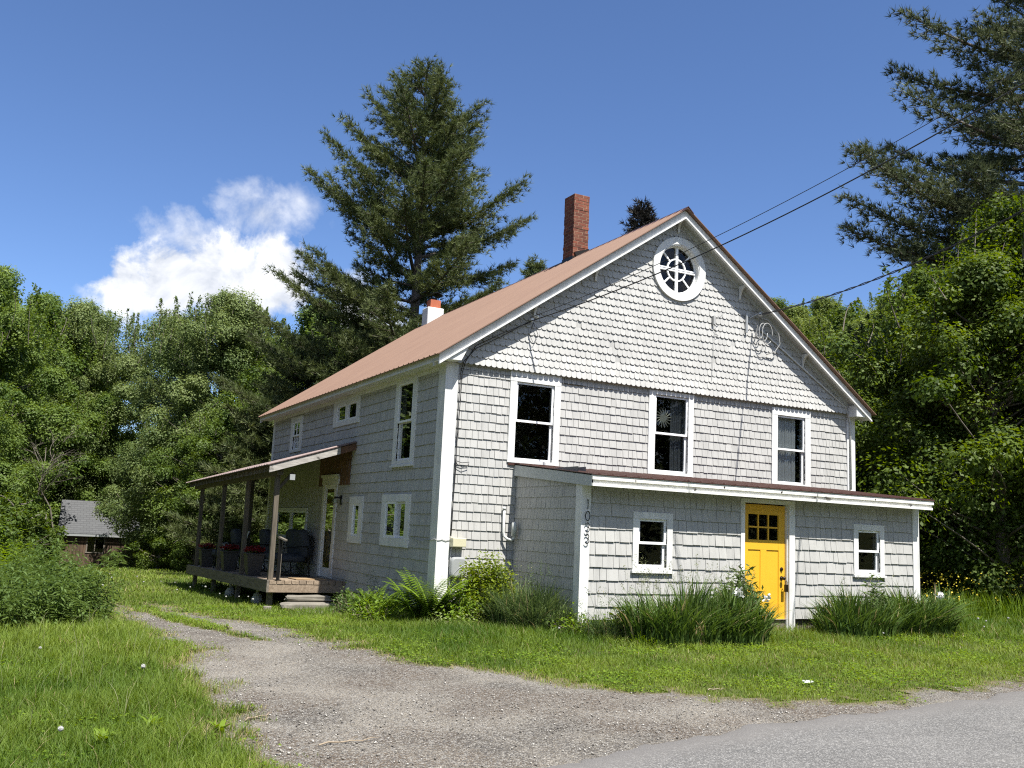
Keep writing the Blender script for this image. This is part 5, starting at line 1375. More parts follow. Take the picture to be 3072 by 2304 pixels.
# spruces peeking over the roof
sp = conifer(33, 19.5, lambda f: 5.0 * (1 - f) ** .85 + .25, 7.0, .42, 7, .34, 7, .16, .12, .012, width=.16)
plant_tree('spruce_tree', 'dark reddish spruce tip showing over the roof just left of the gable peak', 'spruce tree', sp, (M['needle_purple'], M['bark_pine']), 22.7, 27.0, z=-.1)
plant_tree('spruce_tree', 'small green conifer tip showing over the roof left of the brick chimney', 'spruce tree', sp, (M['needle'], M['bark_pine']), 22.65, 38.74, 2.0, (1, 1, .96), z=.2)

# deciduous kinds
dA = decid(101, 12.5, 4.2, .8, 130, 980, .118, shoots=26)
dB = decid(102, 13.5, 4.6, 1.0, 140, 940, .112, shoots=50)
dC = decid(103, 11.0, 3.8, .5, 110, 900, .115, shoots=20)
dD = decid(104, 7.0, 3.2, .3, 100, 700, .095, shoots=14)
LT = [('maple_tree', dA, 'leaf_left', -7.9, 38.0, 0.3, 1.12, 'dense green maple at the left edge of the view'),
      ('maple_tree', dC, 'leaf_left', -8.3, 43.5, 1.9, 1.45, 'round dark green maple behind the others at the left edge'),
      ('maple_tree', dA, 'leaf_left', -3.6, 50.5, 4.0, 1.15, 'dark maple rising behind the shed roof'),
      ('poplar_tree', dB, 'leaf_grey', -2.2, 50.0, 2.2, 1.18, 'silvery poplar in the gap right of the shed, farthest back'),
      ('poplar_tree', dB, 'leaf_grey', .9, 46.0, 5.0, 1.12, 'silvery green poplar with tall wispy shoots in front of the cloud'),
      ('poplar_tree', dB, 'leaf_grey', 2.3, 33.0, 3.4, .98, 'pale leaved poplar above the far porch corner'),
      ('maple_tree', dA, 'leaf_mid', 4.6, 35.0, 5.4, 1.05, 'green maple behind the left eave of the house'),
      ('maple_tree', dC, 'leaf_mid', 7.0, 34.5, .8, 1.28, 'green maple directly left of the tall pine trunk'),
      ('maple_tree', dA, 'leaf_left', 9.6, 31.5, 2.8, 1.0, 'leafy tree showing between the tall pine and the roof'),
      ('maple_tree', dC, 'leaf_left', -9.8, 33.0, 2.4, 1.1, 'dark maple cut off by the left edge of the view'),
      ('ash_tree', dD, 'leaf_left', -8.2, 32.0, .4, 1.1, 'low bushy tree left of the shed'),
      ('ash_tree', dD, 'leaf_grey', 1.1, 37.2, 2.9, 1.05, 'grey-green tree overhanging the shed roof'),
      ('ash_tree', dD, 'leaf_grey', 1.55, 31.5, 4.1, 1.08, 'airy light green tree right of the shed'),
      ('ash_tree', dD, 'leaf_mid', 1.6, 27.6, 5.2, .95, 'bushy green tree seen between the porch posts'),
      ('maple_tree', dA, 'leaf_left', -6.0, 50.0, 1.0, 1.28, 'tall maple in the back row behind the left edge trees'), ('maple_tree', dA, 'leaf_left', -3.2, 54.0, 3.0, 1.32, 'tall maple in the back row behind the shed'),
      ('maple_tree', dC, 'leaf_left', -4.6, 46.5, 2.2, 1.0, 'dark low-branched maple close behind the shed'), ('maple_tree', dC, 'leaf_left', -1.2, 45.5, 4.2, .9, 'maple close behind the right end of the shed'),
      ('ash_tree', dD, 'leaf_mid', 3.6, 28.5, 1.2, 1.25, 'green tree behind the rear corner of the house'),
      ('ash_tree', dD, 'leaf_left', 3.0, 35.2, .2, 1.2, 'dark leafy tree behind the airy one right of the shed')]
for (nm, ms, mt, x, y, rot, s_, lb_) in LT:
    plant_tree(nm, lb_, nm.replace('_', ' '), ms, (M[mt], M['bark']), x, y, rot, (s_, s_, s_), group='trees along the left side of the lawn')
# low shrubs in front of the wood
sh = decid(120, 1.9, 1.5, .05, 60, 260, .085, shoots=8)
for i, (x, y, rot, s_, mt, lb_) in enumerate([(-6.0, 24.8, .4, 1.1, 'leaf_mid', 'yellow-green bush in front of the shed, left of its window'), (-2.0, 28.8, 2.0, .36, 'leaf_mid', 'round green bush under the shed window'),
        (-.4, 27.5, 3.1, .85, 'leaf_bright', 'light green bush right of the shed at the lawn edge'), (.6, 25.5, 4.4, .75, 'leaf_mid', 'low green bush at the lawn edge beyond the porch'),
        (1.6, 23.5, 5.2, .8, 'leaf_mid', 'green bush behind the far planter'), (-7.4, 20.0, 1.1, 1.5, 'leaf_mid', 'large yellow-green bush at the left edge above the weeds'),
        (-6.0, 22.5, 2.7, 1.25, 'leaf_bright', 'pale yellow-green bush behind the tall weeds'), (2.4, 20.2, .1, .9, 'leaf_mid', 'green bush close behind the end of the porch'), (-6.6, 30.5, 5.9, 1.5, 'leaf_left', 'dark bush in the shade left of the shed')]):
    plant_tree('bush', lb_, 'bush', sh, (M[mt], M['bark']), x, y, rot, (s_, s_, s_), group='bushes at the far edge of the lawn')
# right side
rm = decid(130, 10.5, 3.6, 1.6, 150, 560, .098, shoots=24, openness=.5)
rm2 = decid(131, 8.0, 3.4, .6, 130, 480, .105, shoots=14)
RT = [('birch_tree', rm, 'leaf_bright', 15.9, .6, 1.5, .94, 'tallest bright yellow-green birch in front of the right-hand pine'),
      ('birch_tree', rm2, 'leaf_bright', 14.8, 2.9, 3.5, .88, 'bright birch just left of the tallest one, above the end of the entry roof'),
      ('birch_tree', rm2, 'leaf_bright', 13.6, -.2, .5, 1.0, 'bright yellow-green tree in front of the big pine at the right'),
      ('birch_tree', rm, 'leaf_bright', 16.2, -1.6, 2.6, 1.0, 'bright green tree cut off by the right edge'),
      ('birch_tree', rm2, 'leaf_mid', 15.6, 3.4, 4.3, 1.1, 'green tree whose crown overhangs the entry roof corner'),
      ('maple_tree', rm2, 'leaf_mid', 20.0, 10.8, 1.1, .90, 'green tree just right of the gable eave'),
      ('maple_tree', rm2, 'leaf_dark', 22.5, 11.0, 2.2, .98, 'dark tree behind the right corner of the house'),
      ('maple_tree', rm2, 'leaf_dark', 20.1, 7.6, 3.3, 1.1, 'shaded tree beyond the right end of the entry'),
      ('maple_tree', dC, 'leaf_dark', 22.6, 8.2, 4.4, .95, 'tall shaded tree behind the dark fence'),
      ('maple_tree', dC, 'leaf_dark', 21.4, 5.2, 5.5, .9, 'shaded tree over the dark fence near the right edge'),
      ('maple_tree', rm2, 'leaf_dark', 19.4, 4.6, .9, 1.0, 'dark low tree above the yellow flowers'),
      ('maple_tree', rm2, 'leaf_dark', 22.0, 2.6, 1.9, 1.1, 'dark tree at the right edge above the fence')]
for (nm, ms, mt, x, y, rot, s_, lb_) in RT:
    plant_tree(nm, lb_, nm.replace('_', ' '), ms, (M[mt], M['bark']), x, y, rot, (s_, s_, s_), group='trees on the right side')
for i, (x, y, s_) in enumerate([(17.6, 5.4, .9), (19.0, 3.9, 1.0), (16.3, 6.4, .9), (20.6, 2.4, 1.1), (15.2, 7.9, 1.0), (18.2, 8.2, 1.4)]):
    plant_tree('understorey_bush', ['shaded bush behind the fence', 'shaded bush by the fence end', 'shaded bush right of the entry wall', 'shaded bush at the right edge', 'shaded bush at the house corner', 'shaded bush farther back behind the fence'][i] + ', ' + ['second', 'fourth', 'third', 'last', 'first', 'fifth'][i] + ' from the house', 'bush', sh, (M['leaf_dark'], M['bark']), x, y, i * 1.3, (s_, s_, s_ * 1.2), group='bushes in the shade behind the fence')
plant_tree('red_maple_sapling', 'small red-leaved maple showing behind the right corner board', 'sapling', sh, (M['leaf_red'], M['bark']), 15.6, 8.6, .5, (.75, .75, 1.55))
# hillside wood: every tree its own object
rgh = random.Random(5)
hill_pos = [(36.3, 28.5, 1.0), (34.2, 23.5, .95), (37.8, 24.1, 1.05), (46.3, 39.8, 1.1), (51.2, 42.0, 1.15), (56.6, 43.5, 1.2), (51.0, 34.7, 1.2), (56.4, 36.1, 1.2), (50.0, 27.9, 1.15), (55.5, 28.9, 1.25), (52.8, 24.0, 1.2),
            (42.0, 31.0, 1.05), (44.5, 35.5, 1.1), (41.0, 37.0, 1.1), (47.5, 30.5, 1.1), (43.0, 25.5, 1.1), (31.0, 19.5, .9), (30.2, 15.0, .9), (28.5, 23.0, .85), (35.0, 17.5, 1.0), (38.0, 19.0, 1.05), (30.0, 27.5, .9), (26.0, 17.0, .85)]
for i, (x, y, s_) in enumerate(hill_pos):
    side_ = 'green hillside tree beyond the right slope of the roof'
    ms = (dA, dC, rm2)[i % 3]; k = s_ * (1, 1.1, 1.35)[i % 3] * .96
    plant_tree('hillside_tree', side_, 'tree', ms, (M[('leaf_hill', 'leaf_bright', 'leaf_hill', 'leaf_mid')[i % 4]], M['bark']), x, y, rgh.random() * 6, (k, k, k * rgh.uniform(.85, 1.05)), group='trees on the wooded hillside')
# behind the house, filling the gap under the pine
for i, (x, y, s_, lb_) in enumerate([(11.5, 38, 1.1, 'green tree low behind the roof, right of the pine trunk'), (15.5, 41, 1.05, 'green tree behind the roof near the white chimney'), (8.0, 41, 1.1, 'green tree behind the roof, left of the pine trunk')]):
    plant_tree('maple_tree', lb_, 'maple tree', dA, (M['leaf_left'], M['bark']), x, y, i * 2.0, (s_, s_, s_), group='trees behind the house')
# woods across the road and to the left, seen in the window panes
def woods():
    rg = np.random.default_rng(77); C = []
    for (x, y, h_, r_) in ((-12.5, 30, 17, 4), (-15, 36, 17, 5), (-14, 43, 18, 5), (-19, 33, 18, 5), (-13, 51, 18, 6), (-20, 44, 19, 6), (-19, 0, 16, 5), (-22, 6, 17, 6), (-20, 13, 16, 5.5), (-22, 20, 17, 6), (-20, 27, 16, 6), (-28, 10, 19, 7), (-28, 24, 19, 7), (-17, 4, 11, 4.2), (-19, 10, 12, 4.5), (-16, 16, 11, 4.2), (-18, 23, 12, 4.5), (-15, 29, 11, 4), (-24, -2, 12, 5), (-8, -33, 13, 5), (2, -32, 12, 5), (11, -31, 13, 5), (20, -29, 12, 5), (29, -27, 13, 5), (38, -23, 13, 5), (46, -17, 13, 5), (-20, -33, 13, 5)):
        z0 = float(hgt(x, y)); n = 9000; d = rg.normal(size=(n, 3)); d /= np.linalg.norm(d, axis=1)[:, None]; rr = rg.random(n) ** .35 * (1 + .3 * np.sin(d[:, 0] * 6) * np.cos(d[:, 2] * 5 + x))
        C.append(np.array([x, y, z0 + h_ * .5]) + d * rr[:, None] * np.array([r_, r_, h_ * .5]))
    C = np.concatenate(C); V, F = leaf_quads(C, .42, rg, up=.3, aspect=.7)
    o = make_obj('woods', np_mesh('woods', V, [F], np.repeat(rg.random(len(C)), 4)), M['leaf_dark']); put(o, 'woods across the road and beyond the left lawn, mirrored in the window panes', 'woods', kind='stuff')
woods()
# bare dead twigs against the sky at the right
def bare(seed, H):
    rg = np.random.default_rng(seed); wood = []
    def grow(p, d, L_, r, lev):
        e = p + d * L_; _, tb = limb(p, e, r, r * .6, rg, .06, 5); wood.append(tb)
        if lev == 0: return
        for _k in range(rg.integers(3, 5)):
            nd = d + rg.normal(size=3) * .45; nd[2] = abs(nd[2]) * .8 + .1; nd /= np.linalg.norm(nd)
            grow(p + d * L_ * rg.uniform(.45, 1), nd, L_ * rg.uniform(.45, .7), r * .55, lev - 1)
    grow(np.array([0, 0, -.2]), np.array([0.05, 0, 1.]), H * .5, .05, 4)
    V, F = merge(wood); return np_mesh('branches', V, [F], None, True)
bm = bare(3, 9)
t = thing('dead_tree', 'leafless pale-barked tree in front of the dark maples, left of the shed', 'tree', (-5.1, 33.0, float(hgt(-5.1, 33.0))), None); t.scale = (.95, .95, .85); t.rotation_euler = (0, 0, 1.1)
make_obj('branches', bm, M['bark'], t)
for x, y, rot, s_, lb_ in ((40.5, 27.5, 0, 1.35, 'bare dead tree standing on the hill skyline nearest the gable'), (43.5, 27.0, 2, 1.35, 'bare dead tree on the hill skyline beside the big pine')):
    t = thing('dead_tree', lb_, 'tree', (x, y, float(hgt(x, y))), 'dead trees on the skyline'); t.rotation_euler = (0, 0, rot); t.scale = (s_, s_, s_)
    make_obj('branches', bm, M['bark_pale'], t)

# ------------------------------------------------------------------ garden plants
def blades(base, H, width, lean, rg, seg=4, curve=1.0, tone=None, dirs=None):
    """curved tapering blades; base (n,3), H (n), width (n), lean (n) horizontal reach -> V, F, tone"""
    n = len(base); a = rg.random(n) * 2 * PI if dirs is None else dirs
    d = np.stack([np.cos(a), np.sin(a), np.zeros(n)], -1)
    fa = a + PI / 2 + rg.normal(size=n) * .6; s = np.stack([np.cos(fa), np.sin(fa), np.zeros(n)], -1)
    V = []
    for k in range(seg + 1):
        t = k / seg; c = base + d * (lean * t ** (1.4 + curve))[:, None] + np.array([0, 0, 1.]) * (H * (t - .28 * curve * (lean / (H + 1e-6)) * t ** 3))[:, None]
        w_ = (width * (1 - t ** 2.2) * (.75 + .5 * t * (1 - t) * 2))[:, None] * .5
        if k < seg: V += [c - s * w_, c + s * w_]
        else: V += [c]
    m = 2 * seg + 1; V = np.stack(V, 1).reshape(-1, 3); i = np.arange(n)[:, None] * m
    Q = [i + np.array([2 * k, 2 * k + 1, 2 * k + 3, 2 * k + 2]) for k in range(seg - 1)]
    T = i + np.array([2 * seg - 2, 2 * seg - 1, 2 * seg])
    tone = rg.random(n) if tone is None else tone
    return V, [np.concatenate(Q), T], np.repeat(tone, m)
def clump(name, label, cat, cx, cy, rx, ry, n, H, width, mat, seed, reach=.5, group=None, curve=1.0, rot=0, extra=None):
    rg = np.random.default_rng(seed); z = float(hgt(cx, cy)); t = thing(name, label, cat, (cx, cy, z), group)
    a = rg.random(n) * 2 * PI; r = rg.random(n) ** .5; x = rx * r * np.cos(a); y = ry * r * np.sin(a)
    x, y = x * math.cos(rot) - y * math.sin(rot), x * math.sin(rot) + y * math.cos(rot)
    h = H * rg.uniform(.45, 1.12, n) * (1 - .25 * r ** 3) * (.85 + .22 * np.sin(x * 6 + seed) * np.cos(y * 7)); lean = reach * h * rg.uniform(.15, 1.1, n) * (.4 + .7 * r)
    dirs = np.arctan2(y / ry, x / rx) + rg.normal(size=n) * .9
    V, F, tn = blades(np.stack([x, y, hgt(cx + x, cy + y) - z], -1), h, width * rg.uniform(.6, 1.2, n), lean, rg, 5, curve, None, dirs)
    make_obj('leaves', np_mesh('leaves', V, F, tn), M[mat], t)
    if extra: extra(t, rg, z)
    return t
def seedheads(n, rx, ry, h0, h1, mat='seedgrass'):
    def f(t, rg, z):
        x = rg.uniform(-rx, rx, n); y = rg.uniform(-ry, ry, n); h = rg.uniform(h0, h1, n); lean = rg.uniform(.05, .28, n); a = rg.random(n) * 2 * PI
        V, F, tn = blades(np.stack([x, y, np.zeros(n)], -1), h, np.full(n, .006), lean, rg, 5, 1.0, None, a)
        parts_V = [V]; FQ, FT = [F[0]], [F[1]]; b = len(V)
        tips = V.reshape(n, 11, 3)[:, 10]; prev = V.reshape(n, 11, 3)[:, 8]
        m = 16; tt = rg.random((n, m, 1)); C_ = (prev[:, None] * (1 - tt) + tips[:, None] * tt + rg.normal(size=(n, m, 3)) * .018).reshape(-1, 3)
        V2, F2 = leaf_quads(C_, .03, rg, up=.1, aspect=.3)
        make_obj('seed_heads', np_mesh('seed_heads', np.concatenate([V, V2]), [np.concatenate([F[0], F2 + b]), F[1]], np.concatenate([tn, np.repeat(rg.random(len(C_)), 4)])), M[mat], t)
    return f
def white_blooms(pts):
    def f(t, rg, z):
        for p in pts:
            C_ = np.array(p)[None] + rg.normal(size=(14, 3)) * .028; V2, F2 = leaf_quads(C_, .060, rg, up=.1, aspect=.7)
            make_obj('flower', np_mesh('flower', V2, [F2], np.repeat(rg.random(14), 4)), M['flower_white'], t)
    return f
clump('iris_clump', 'large dark iris clump under the left entry window, reaching to the yellow door', 'iris clump', 2.55, -3.05, 1.0, .45, 2000, .93, .034, 'iris', 1, .85, 'iris clumps by the entry', extra=seedheads(70, 1.0, .35, .9, 1.25))
clump('iris_clump', 'iris clump close to the left side of the yellow door', 'iris clump', 3.35, -3.15, .50, .40, 1100, .90, .034, 'iris', 2, .85, 'iris clumps by the entry', extra=white_blooms([(-.25, -.35, .72), (.30, -.3, .66), (-.2, -.33, .76)]))
clump('iris_clump', 'large iris clump along the wall right of the yellow door', 'iris clump', 6.25, -2.75, .85, .38, 1700, .86, .034, 'iris', 3, .75, 'iris clumps by the entry', extra=seedheads(6, .8, .3, .95, 1.1))
clump('iris_clump', 'iris clump at the right end of the entry wall, leaning outwards', 'iris clump', 7.80, -2.6, .85, .40, 1900, .94, .034, 'iris', 4, 1.0, 'iris clumps by the entry', extra=white_blooms([(.15, -.35, .70), (.18, -.33, .66)]))
clump('tall_grass', 'tall arching grass clump against the left wall of the entry', 'grass clump', .98, -1.3, .55, .85, 3000, .92, .017, 'tallgrass', 5, .95, 'tall grass clumps', 1.3, extra=seedheads(26, .45, .6, .8, 1.1, 'tallgrass'))
clump('tall_grass', 'low dark grass clump on the side wall right of the porch steps', 'grass clump', -.30, 2.35, .38, .62, 1500, .56, .015, 'tallgrass', 6, 1.0, 'tall grass clumps', 1.3, extra=seedheads(8, .3, .6, .6, .85, 'tallgrass'))
clump('tall_grass', 'thin weedy grass at the entry corner under the house number', 'grass clump', 1.65, -2.6, .45, .35, 700, .48, .013, 'tallgrass', 16, 1.1, 'tall grass clumps', 1.3, extra=seedheads(14, .35, .25, .5, .8, 'tallgrass'))
clump('day_lily', 'bright strappy lily leaves sprawling in the grass left of the big iris clump', 'lily', 1.75, -3.25, .25, .2, 150, .34, .018, 'fern', 17, 1.3, None, 1.4)

def leafbush(name, label, cat, cx, cy, rx, ry, H, n, leaf, mat, seed, stems=30, up=.4, aspect=.5, group=None, flat=1.0):
    rg = np.random.default_rng(seed); z = float(hgt(cx, cy)); t = thing(name, label, cat, (cx, cy, z), group)
    wood = []; C = []; TN = []
    for k in range(stems):
        a = rg.random() * 2 * PI; r = rg.random() ** .5; ex, ey = rx * r * math.cos(a), ry * r * math.sin(a); h = H * (1 - .55 * r ** 2.2) * rg.uniform(.75, 1.1)
        p0 = np.array([ex * .35, ey * .35, 0]); p1 = np.array([ex, ey, h]); pts, tb = limb(p0, p1, .006, .002, rg, .08); wood.append(tb)
        m = n // stems; tt = rg.random(m) ** .6; i0 = np.minimum(4, (tt * 5).astype(int)); fr = (tt * 5 - i0)[:, None]
        q = pts[i0] * (1 - fr) + pts[np.minimum(5, i0 + 1)] * fr + rg.normal(size=(m, 3)) * (.055 * rx / .5 + .02) * flat
        q[:, 2] = np.maximum(q[:, 2], .02); C.append(q); TN.append(np.clip(rg.random(m) * .6 + .4 * rg.random(), 0, 1))
    C = np.concatenate(C); V, F = leaf_quads(C, leaf, rg, up=up, aspect=aspect, droop=.3)
    make_obj('foliage', np_mesh('foliage', V, [F], np.repeat(np.concatenate(TN), 4)), M[mat], t)
    Vw, Fw = merge(wood); make_obj('stems', np_mesh('stems', Vw, [Fw]), M['twig'], t); return t
leafbush('shrub', 'yellow-green shrub in front of the main wall beside the grey utility box', 'shrub', .62, -.60, .52, .45, 1.02, 12500, .056, 'shrub', 41, 60)
leafbush('peony', 'leafy peony with pointed leaves at the left of the yellow door', 'peony', 3.78, -2.72, .46, .34, 1.0, 2600, .115, 'weed', 42, 40, .25, .28)
leafbush('peony', 'leafy stems rising among the irises under the right entry window', 'peony', 6.75, -2.55, .32, .24, .98, 900, .11, 'weed', 43, 14, .2, .26)
leafbush('ground_cover', 'pale variegated ground cover at the foot of the yellow-green shrub', 'ground cover', .15, -.75, .55, .45, .26, 1500, .055, 'hosta', 44, 40)
leafbush('ground_cover', 'low leafy weeds at the foot of the entry corner', 'ground cover', 1.3, -2.2, .5, .35, .30, 900, .05, 'fern', 45, 30)
leafbush('daisy_plant', 'small plant with white daisies near the side wall', 'flower', -.75, 2.0, .3, .3, .40, 500, .045, 'weed', 46, 18)
leafbush('leafy_plant', 'bright green leafy plant between the tall fern and the shrub', 'plant', .12, -.75, .42, .36, .50, 1500, .075, 'fern', 141, 34, .35, .4)
leafbush('leafy_plant', 'low bright green plant spilling onto the grass left of the fern', 'plant', -.95, -.05, .50, .42, .34, 1400, .065, 'fern', 142, 34, .45, .4)
leafbush('leafy_plant', 'mid green leafy plant along the side wall between fern and dark grass clump', 'plant', -.55, 1.7, .40, .60, .48, 1400, .07, 'weed', 143, 34, .35, .4)
leafbush('leafy_plant', 'dark leafy plant at the base of the arching grass by the entry side wall', 'plant', 1.15, -2.0, .40, .40, .34, 1100, .06, 'weed', 144, 30, .35, .4)
leafbush('leafy_plant', 'green shoots between the entry corner and the large iris clump', 'plant', 1.75, -2.7, .35, .25, .50, 700, .075, 'fern', 145, 22, .25, .3)
# ferns
def fern(name, label, cx, cy, nf, Lf, seed, group=None):
    rg = np.random.default_rng(seed); z = float(hgt(cx, cy)); t = thing(name, label, 'fern', (cx, cy, z), group); V, F, T = [], [], []; b = 0
    for k in range(nf):
        a = 2 * PI * k / nf + rg.normal() * .3; L_ = Lf * rg.uniform(.6, 1.1); d = np.array([math.cos(a), math.sin(a), 0]); sd_ = np.array([-d[1], d[0], 0]); tl = rg.uniform(.35, .8); tone = rg.random()
        off = rg.normal(size=3) * .09; off[2] = 0
        for i in range(24):
            u = (i + 1) / 25; p = off + d * L_ * tl * u ** 1.2 + np.array([0, 0, 1.]) * L_ * (1.05 * u - .62 * tl * u ** 2.5); pl_ = .17 * L_ * math.sin(PI * u ** .7) + .01
            for sg in (-1, 1):
                e = p + sd_ * sg * pl_ + d * pl_ * .35 - np.array([0, 0, pl_ * .2]); m_ = (p + e) / 2; w_ = d * .022
                V += [p, m_ + w_, e, m_ - w_]; F.append((b, b + 1, b + 2, b + 3)); T += [min(1, tone * .5 + rg.random() * .5)] * 4; b += 4
    make_obj('fronds', np_mesh('fronds', np.array(V), [np.array(F)], np.array(T)), M['fern'], t)
fern('fern_plant', 'tall bright green fern at the front left corner board', -.30, -.45, 60, 1.02, 51, 'ferns at the house corner')
fern('fern_plant', 'low fern with a fallen frond left of the taller fern', -.85, .35, 34, .72, 52, 'ferns at the house corner')
fern('fern_plant', 'small fern between the corner board and the shrub', .12, -.55, 24, .62, 53, 'ferns at the house corner')
fern('fern_plant', 'fern clump along the side wall behind the tall fern', -.35, 1.0, 30, .66, 54, 'ferns at the house corner')

# tall weeds on the left
def weeds(name, label, cx, cy, rx, ry, nst, H, seed, mat='weed', leaf=.125, group='tall weeds at the left'):
    rg = np.random.default_rng(seed); z = float(hgt(cx, cy)); t = thing(name, label, 'weeds', (cx, cy, z), group); C = []; DV = []; TN = []; stems = []
    for k in range(nst):
        a = rg.random() * 2 * PI; r = rg.random() ** .55 * (1 + .45 * rg.random() ** 3); x, y = rx * r * math.cos(a), ry * r * math.sin(a); h = H * (1.05 - .45 * min(1.3, r) ** 2) * (.8 + .5 * math.sin(x * 5 + seed) * math.cos(y * 4)) * (rg.uniform(.45, .95) if rg.random() < .8 else rg.uniform(.95, 1.22)); z_ = float(hgt(cx + x, cy + y)) - z
        ln = rg.normal(size=2) * .15 * h; p0 = np.array([x, y, z_]); p1 = np.array([x + ln[0], y + ln[1], z_ + h]); stems.append(tube_np(np.stack([p0, (p0 + p1) / 2, p1]), [.004, .003, .002], 3))
        m = int(h / .030); u = .25 + .75 * (np.arange(m) + rg.random(m)) / m; az = np.arange(m) * 2.4 + rg.random() * 6
        q = p0 + (p1 - p0) * u[:, None]; dd = np.stack([np.cos(az), np.sin(az), .45 - .75 * rg.random(m)], -1)
        C.append(q); DV.append(dd); TN.append(rg.random(m) * .6 + .4 * rg.random())
    C = np.concatenate(C); D_ = np.concatenate(DV); D_ /= np.linalg.norm(D_, axis=1)[:, None]; n = len(C)
    s = np.cross(D_, np.array([0, 0, 1.])); s /= np.linalg.norm(s, axis=1)[:, None]; L_ = (leaf * rg.uniform(.6, 1.2, n))[:, None]
    V = np.stack([C, C + D_ * L_ * .45 + s * L_ * .12, C + D_ * L_ - np.array([0, 0, 1.]) * L_ * .25, C + D_ * L_ * .45 - s * L_ * .12], 1).reshape(-1, 3)
    make_obj('leaves', np_mesh('leaves', V, [np.arange(4 * n).reshape(-1, 4)], np.repeat(np.concatenate(TN), 4)), M[mat], t)
    Vs, Fs = merge(stems); make_obj('stems', np_mesh('stems', Vs, [Fs]), M['fern'], t)
weeds('tall_weeds', 'tall leafy weed patch at the left edge, nearest the lawn', -6.15, -.55, .75, .8, 230, .95, 61)
weeds('tall_weeds', 'tall leafy weed patch beside the end of the driveway', -5.25, .6, .60, 1.1, 210, .92, 62)
weeds('tall_weeds', 'weed patch farther back behind the driveway weeds', -5.6, 3.2, .9, 1.6, 300, 1.0, 63)
weeds('tall_weeds', 'weed patch at the left edge under the yellow-green bush', -6.9, 2.6, 1.0, 1.8, 300, 1.15, 64)
weeds('tall_weeds', 'weed patch reaching back along the lawn edge', -5.4, 7.0, .8, 2.2, 280, 1.0, 65)
weeds('tall_weeds', 'yellowish weed patch beyond the other weeds', -6.4, 11.0, 1.3, 2.4, 300, 1.2, 66, 'fern')
weeds('tall_weeds', 'weeds and grass growing under the far end of the porch', -1.2, 11.0, .5, 2.2, 150, .42, 67, 'fern', .07, None)
# yellow flowers at the right
def flowerbed(cx, cy, rx, ry, label, seed, nf=420):
    rg = np.random.default_rng(seed); z = float(hgt(cx, cy)); t = thing('buttercup_patch', label, 'flowers', (cx, cy, z), 'yellow flower patches')
    n = 900; x = rg.uniform(-rx, rx, n); y = rg.uniform(-ry, ry, n); V, F, tn = blades(np.stack([x, y, hgt(cx + x, cy + y) - z], -1), rg.uniform(.35, .75, n), np.full(n, .012), rg.uniform(.05, .3, n), rg, 4, 1.0)
    make_obj('leaves', np_mesh('leaves', V, F, tn), M['fern'], t)
    x = rg.normal(size=nf) * rx * .55; y = rg.uniform(-ry, ry, nf); C_ = np.stack([x, y, hgt(cx + x, cy + y) - z + rg.uniform(.30, .98, nf)], -1); V2, F2 = leaf_quads(C_, .038, rg, up=.2, aspect=1)
    make_obj('flowers', np_mesh('flowers', V2, [F2], np.repeat(rg.random(nf), 4)), M['flower_yellow'], t)['kind'] = 'stuff'
flowerbed(11.3, -.2, 1.0, .7, 'patch of yellow buttercups in front of the dark fence, the fullest one', 71, 380)
flowerbed(10.0, .3, .7, .6, 'thinner patch of yellow buttercups right beside the entry corner', 72, 110)
flowerbed(12.8, -.9, .9, .6, 'scattered yellow buttercups at the right edge', 73, 90)
# dandelion clocks
rgd = random.Random(8)
def dandelion(first=None):
    t = thing('dandelion', 'white dandelion seed head on a thin stem in the lawn', 'dandelion', (0, 0, 0), 'dandelion seed heads in the grass')
    mb = MB(); mb.tube([(0, 0, 0), (.01, 0, .12), (.0, .01, .235)], .0025, 5); mb.build('stem', M['fern'], t)
    rg = np.random.default_rng(5); n = 260; d = rg.normal(size=(n, 3)); d /= np.linalg.norm(d, axis=1)[:, None]; C_ = d * .024 + np.array([0, 0, .25])
    V2, F2 = leaf_quads(C_, .009, rg, up=0, aspect=1, outward=d * 3); Vc, Fc = leaf_quads(np.array([[0, 0, .25]] * 6), .03, rg, up=0, aspect=1)
    V3, F3 = tube_np(np.array([[0, 0, .228], [0, 0, .238], [0, 0, .262], [0, 0, .272]]), [.004, .017, .017, .004], 8)
    make_obj('seed_head', np_mesh('seed_head', np.concatenate([V2, V3]), [np.concatenate([F2, F3 + len(V2)])]), M['puff'], t); return t
dd0 = dandelion()
DP = [(-5.62, -3.5), (-5.6, -7.2), (.75, -2.6), (1.25, -2.3), (6.1, -3.4), (9.6, -1.9), (9.9, -1.7), (10.3, -1.9), (9.9, -2.4), (10.4, -2.5), (8.9, -3.1), (-4.0, 9.5), (-4.2, 12.5), (-3.4, 14), (-3.0, 10.5), (-2.4, 12.0), (-2.2, 9.0), (-2.6, 8.2), (-2.0, 6.0),
      (-1.9, 5.2), (-1.75, 4.7), (-1.9, 6.9), (-2.1, 7.8), (-1.6, 5.6), (-1.8, 8.8), (-4.9, -5.1), (-3.2, 17), (-2.6, 15.5), (-1.7, 10.2), (-2.2, 11.1)]
for i, (x, y) in enumerate(DP):
    o = dd0 if i == 0 else copy_tree(dd0)
    o.location = (x, y, float(hgt(x, y)) + rgd.uniform(-.03, .06)); o.rotation_euler = (rgd.uniform(-.15, .15), rgd.uniform(-.15, .15), rgd.random() * 6); k = rgd.uniform(.55, .85); o.scale = (k, k, k)
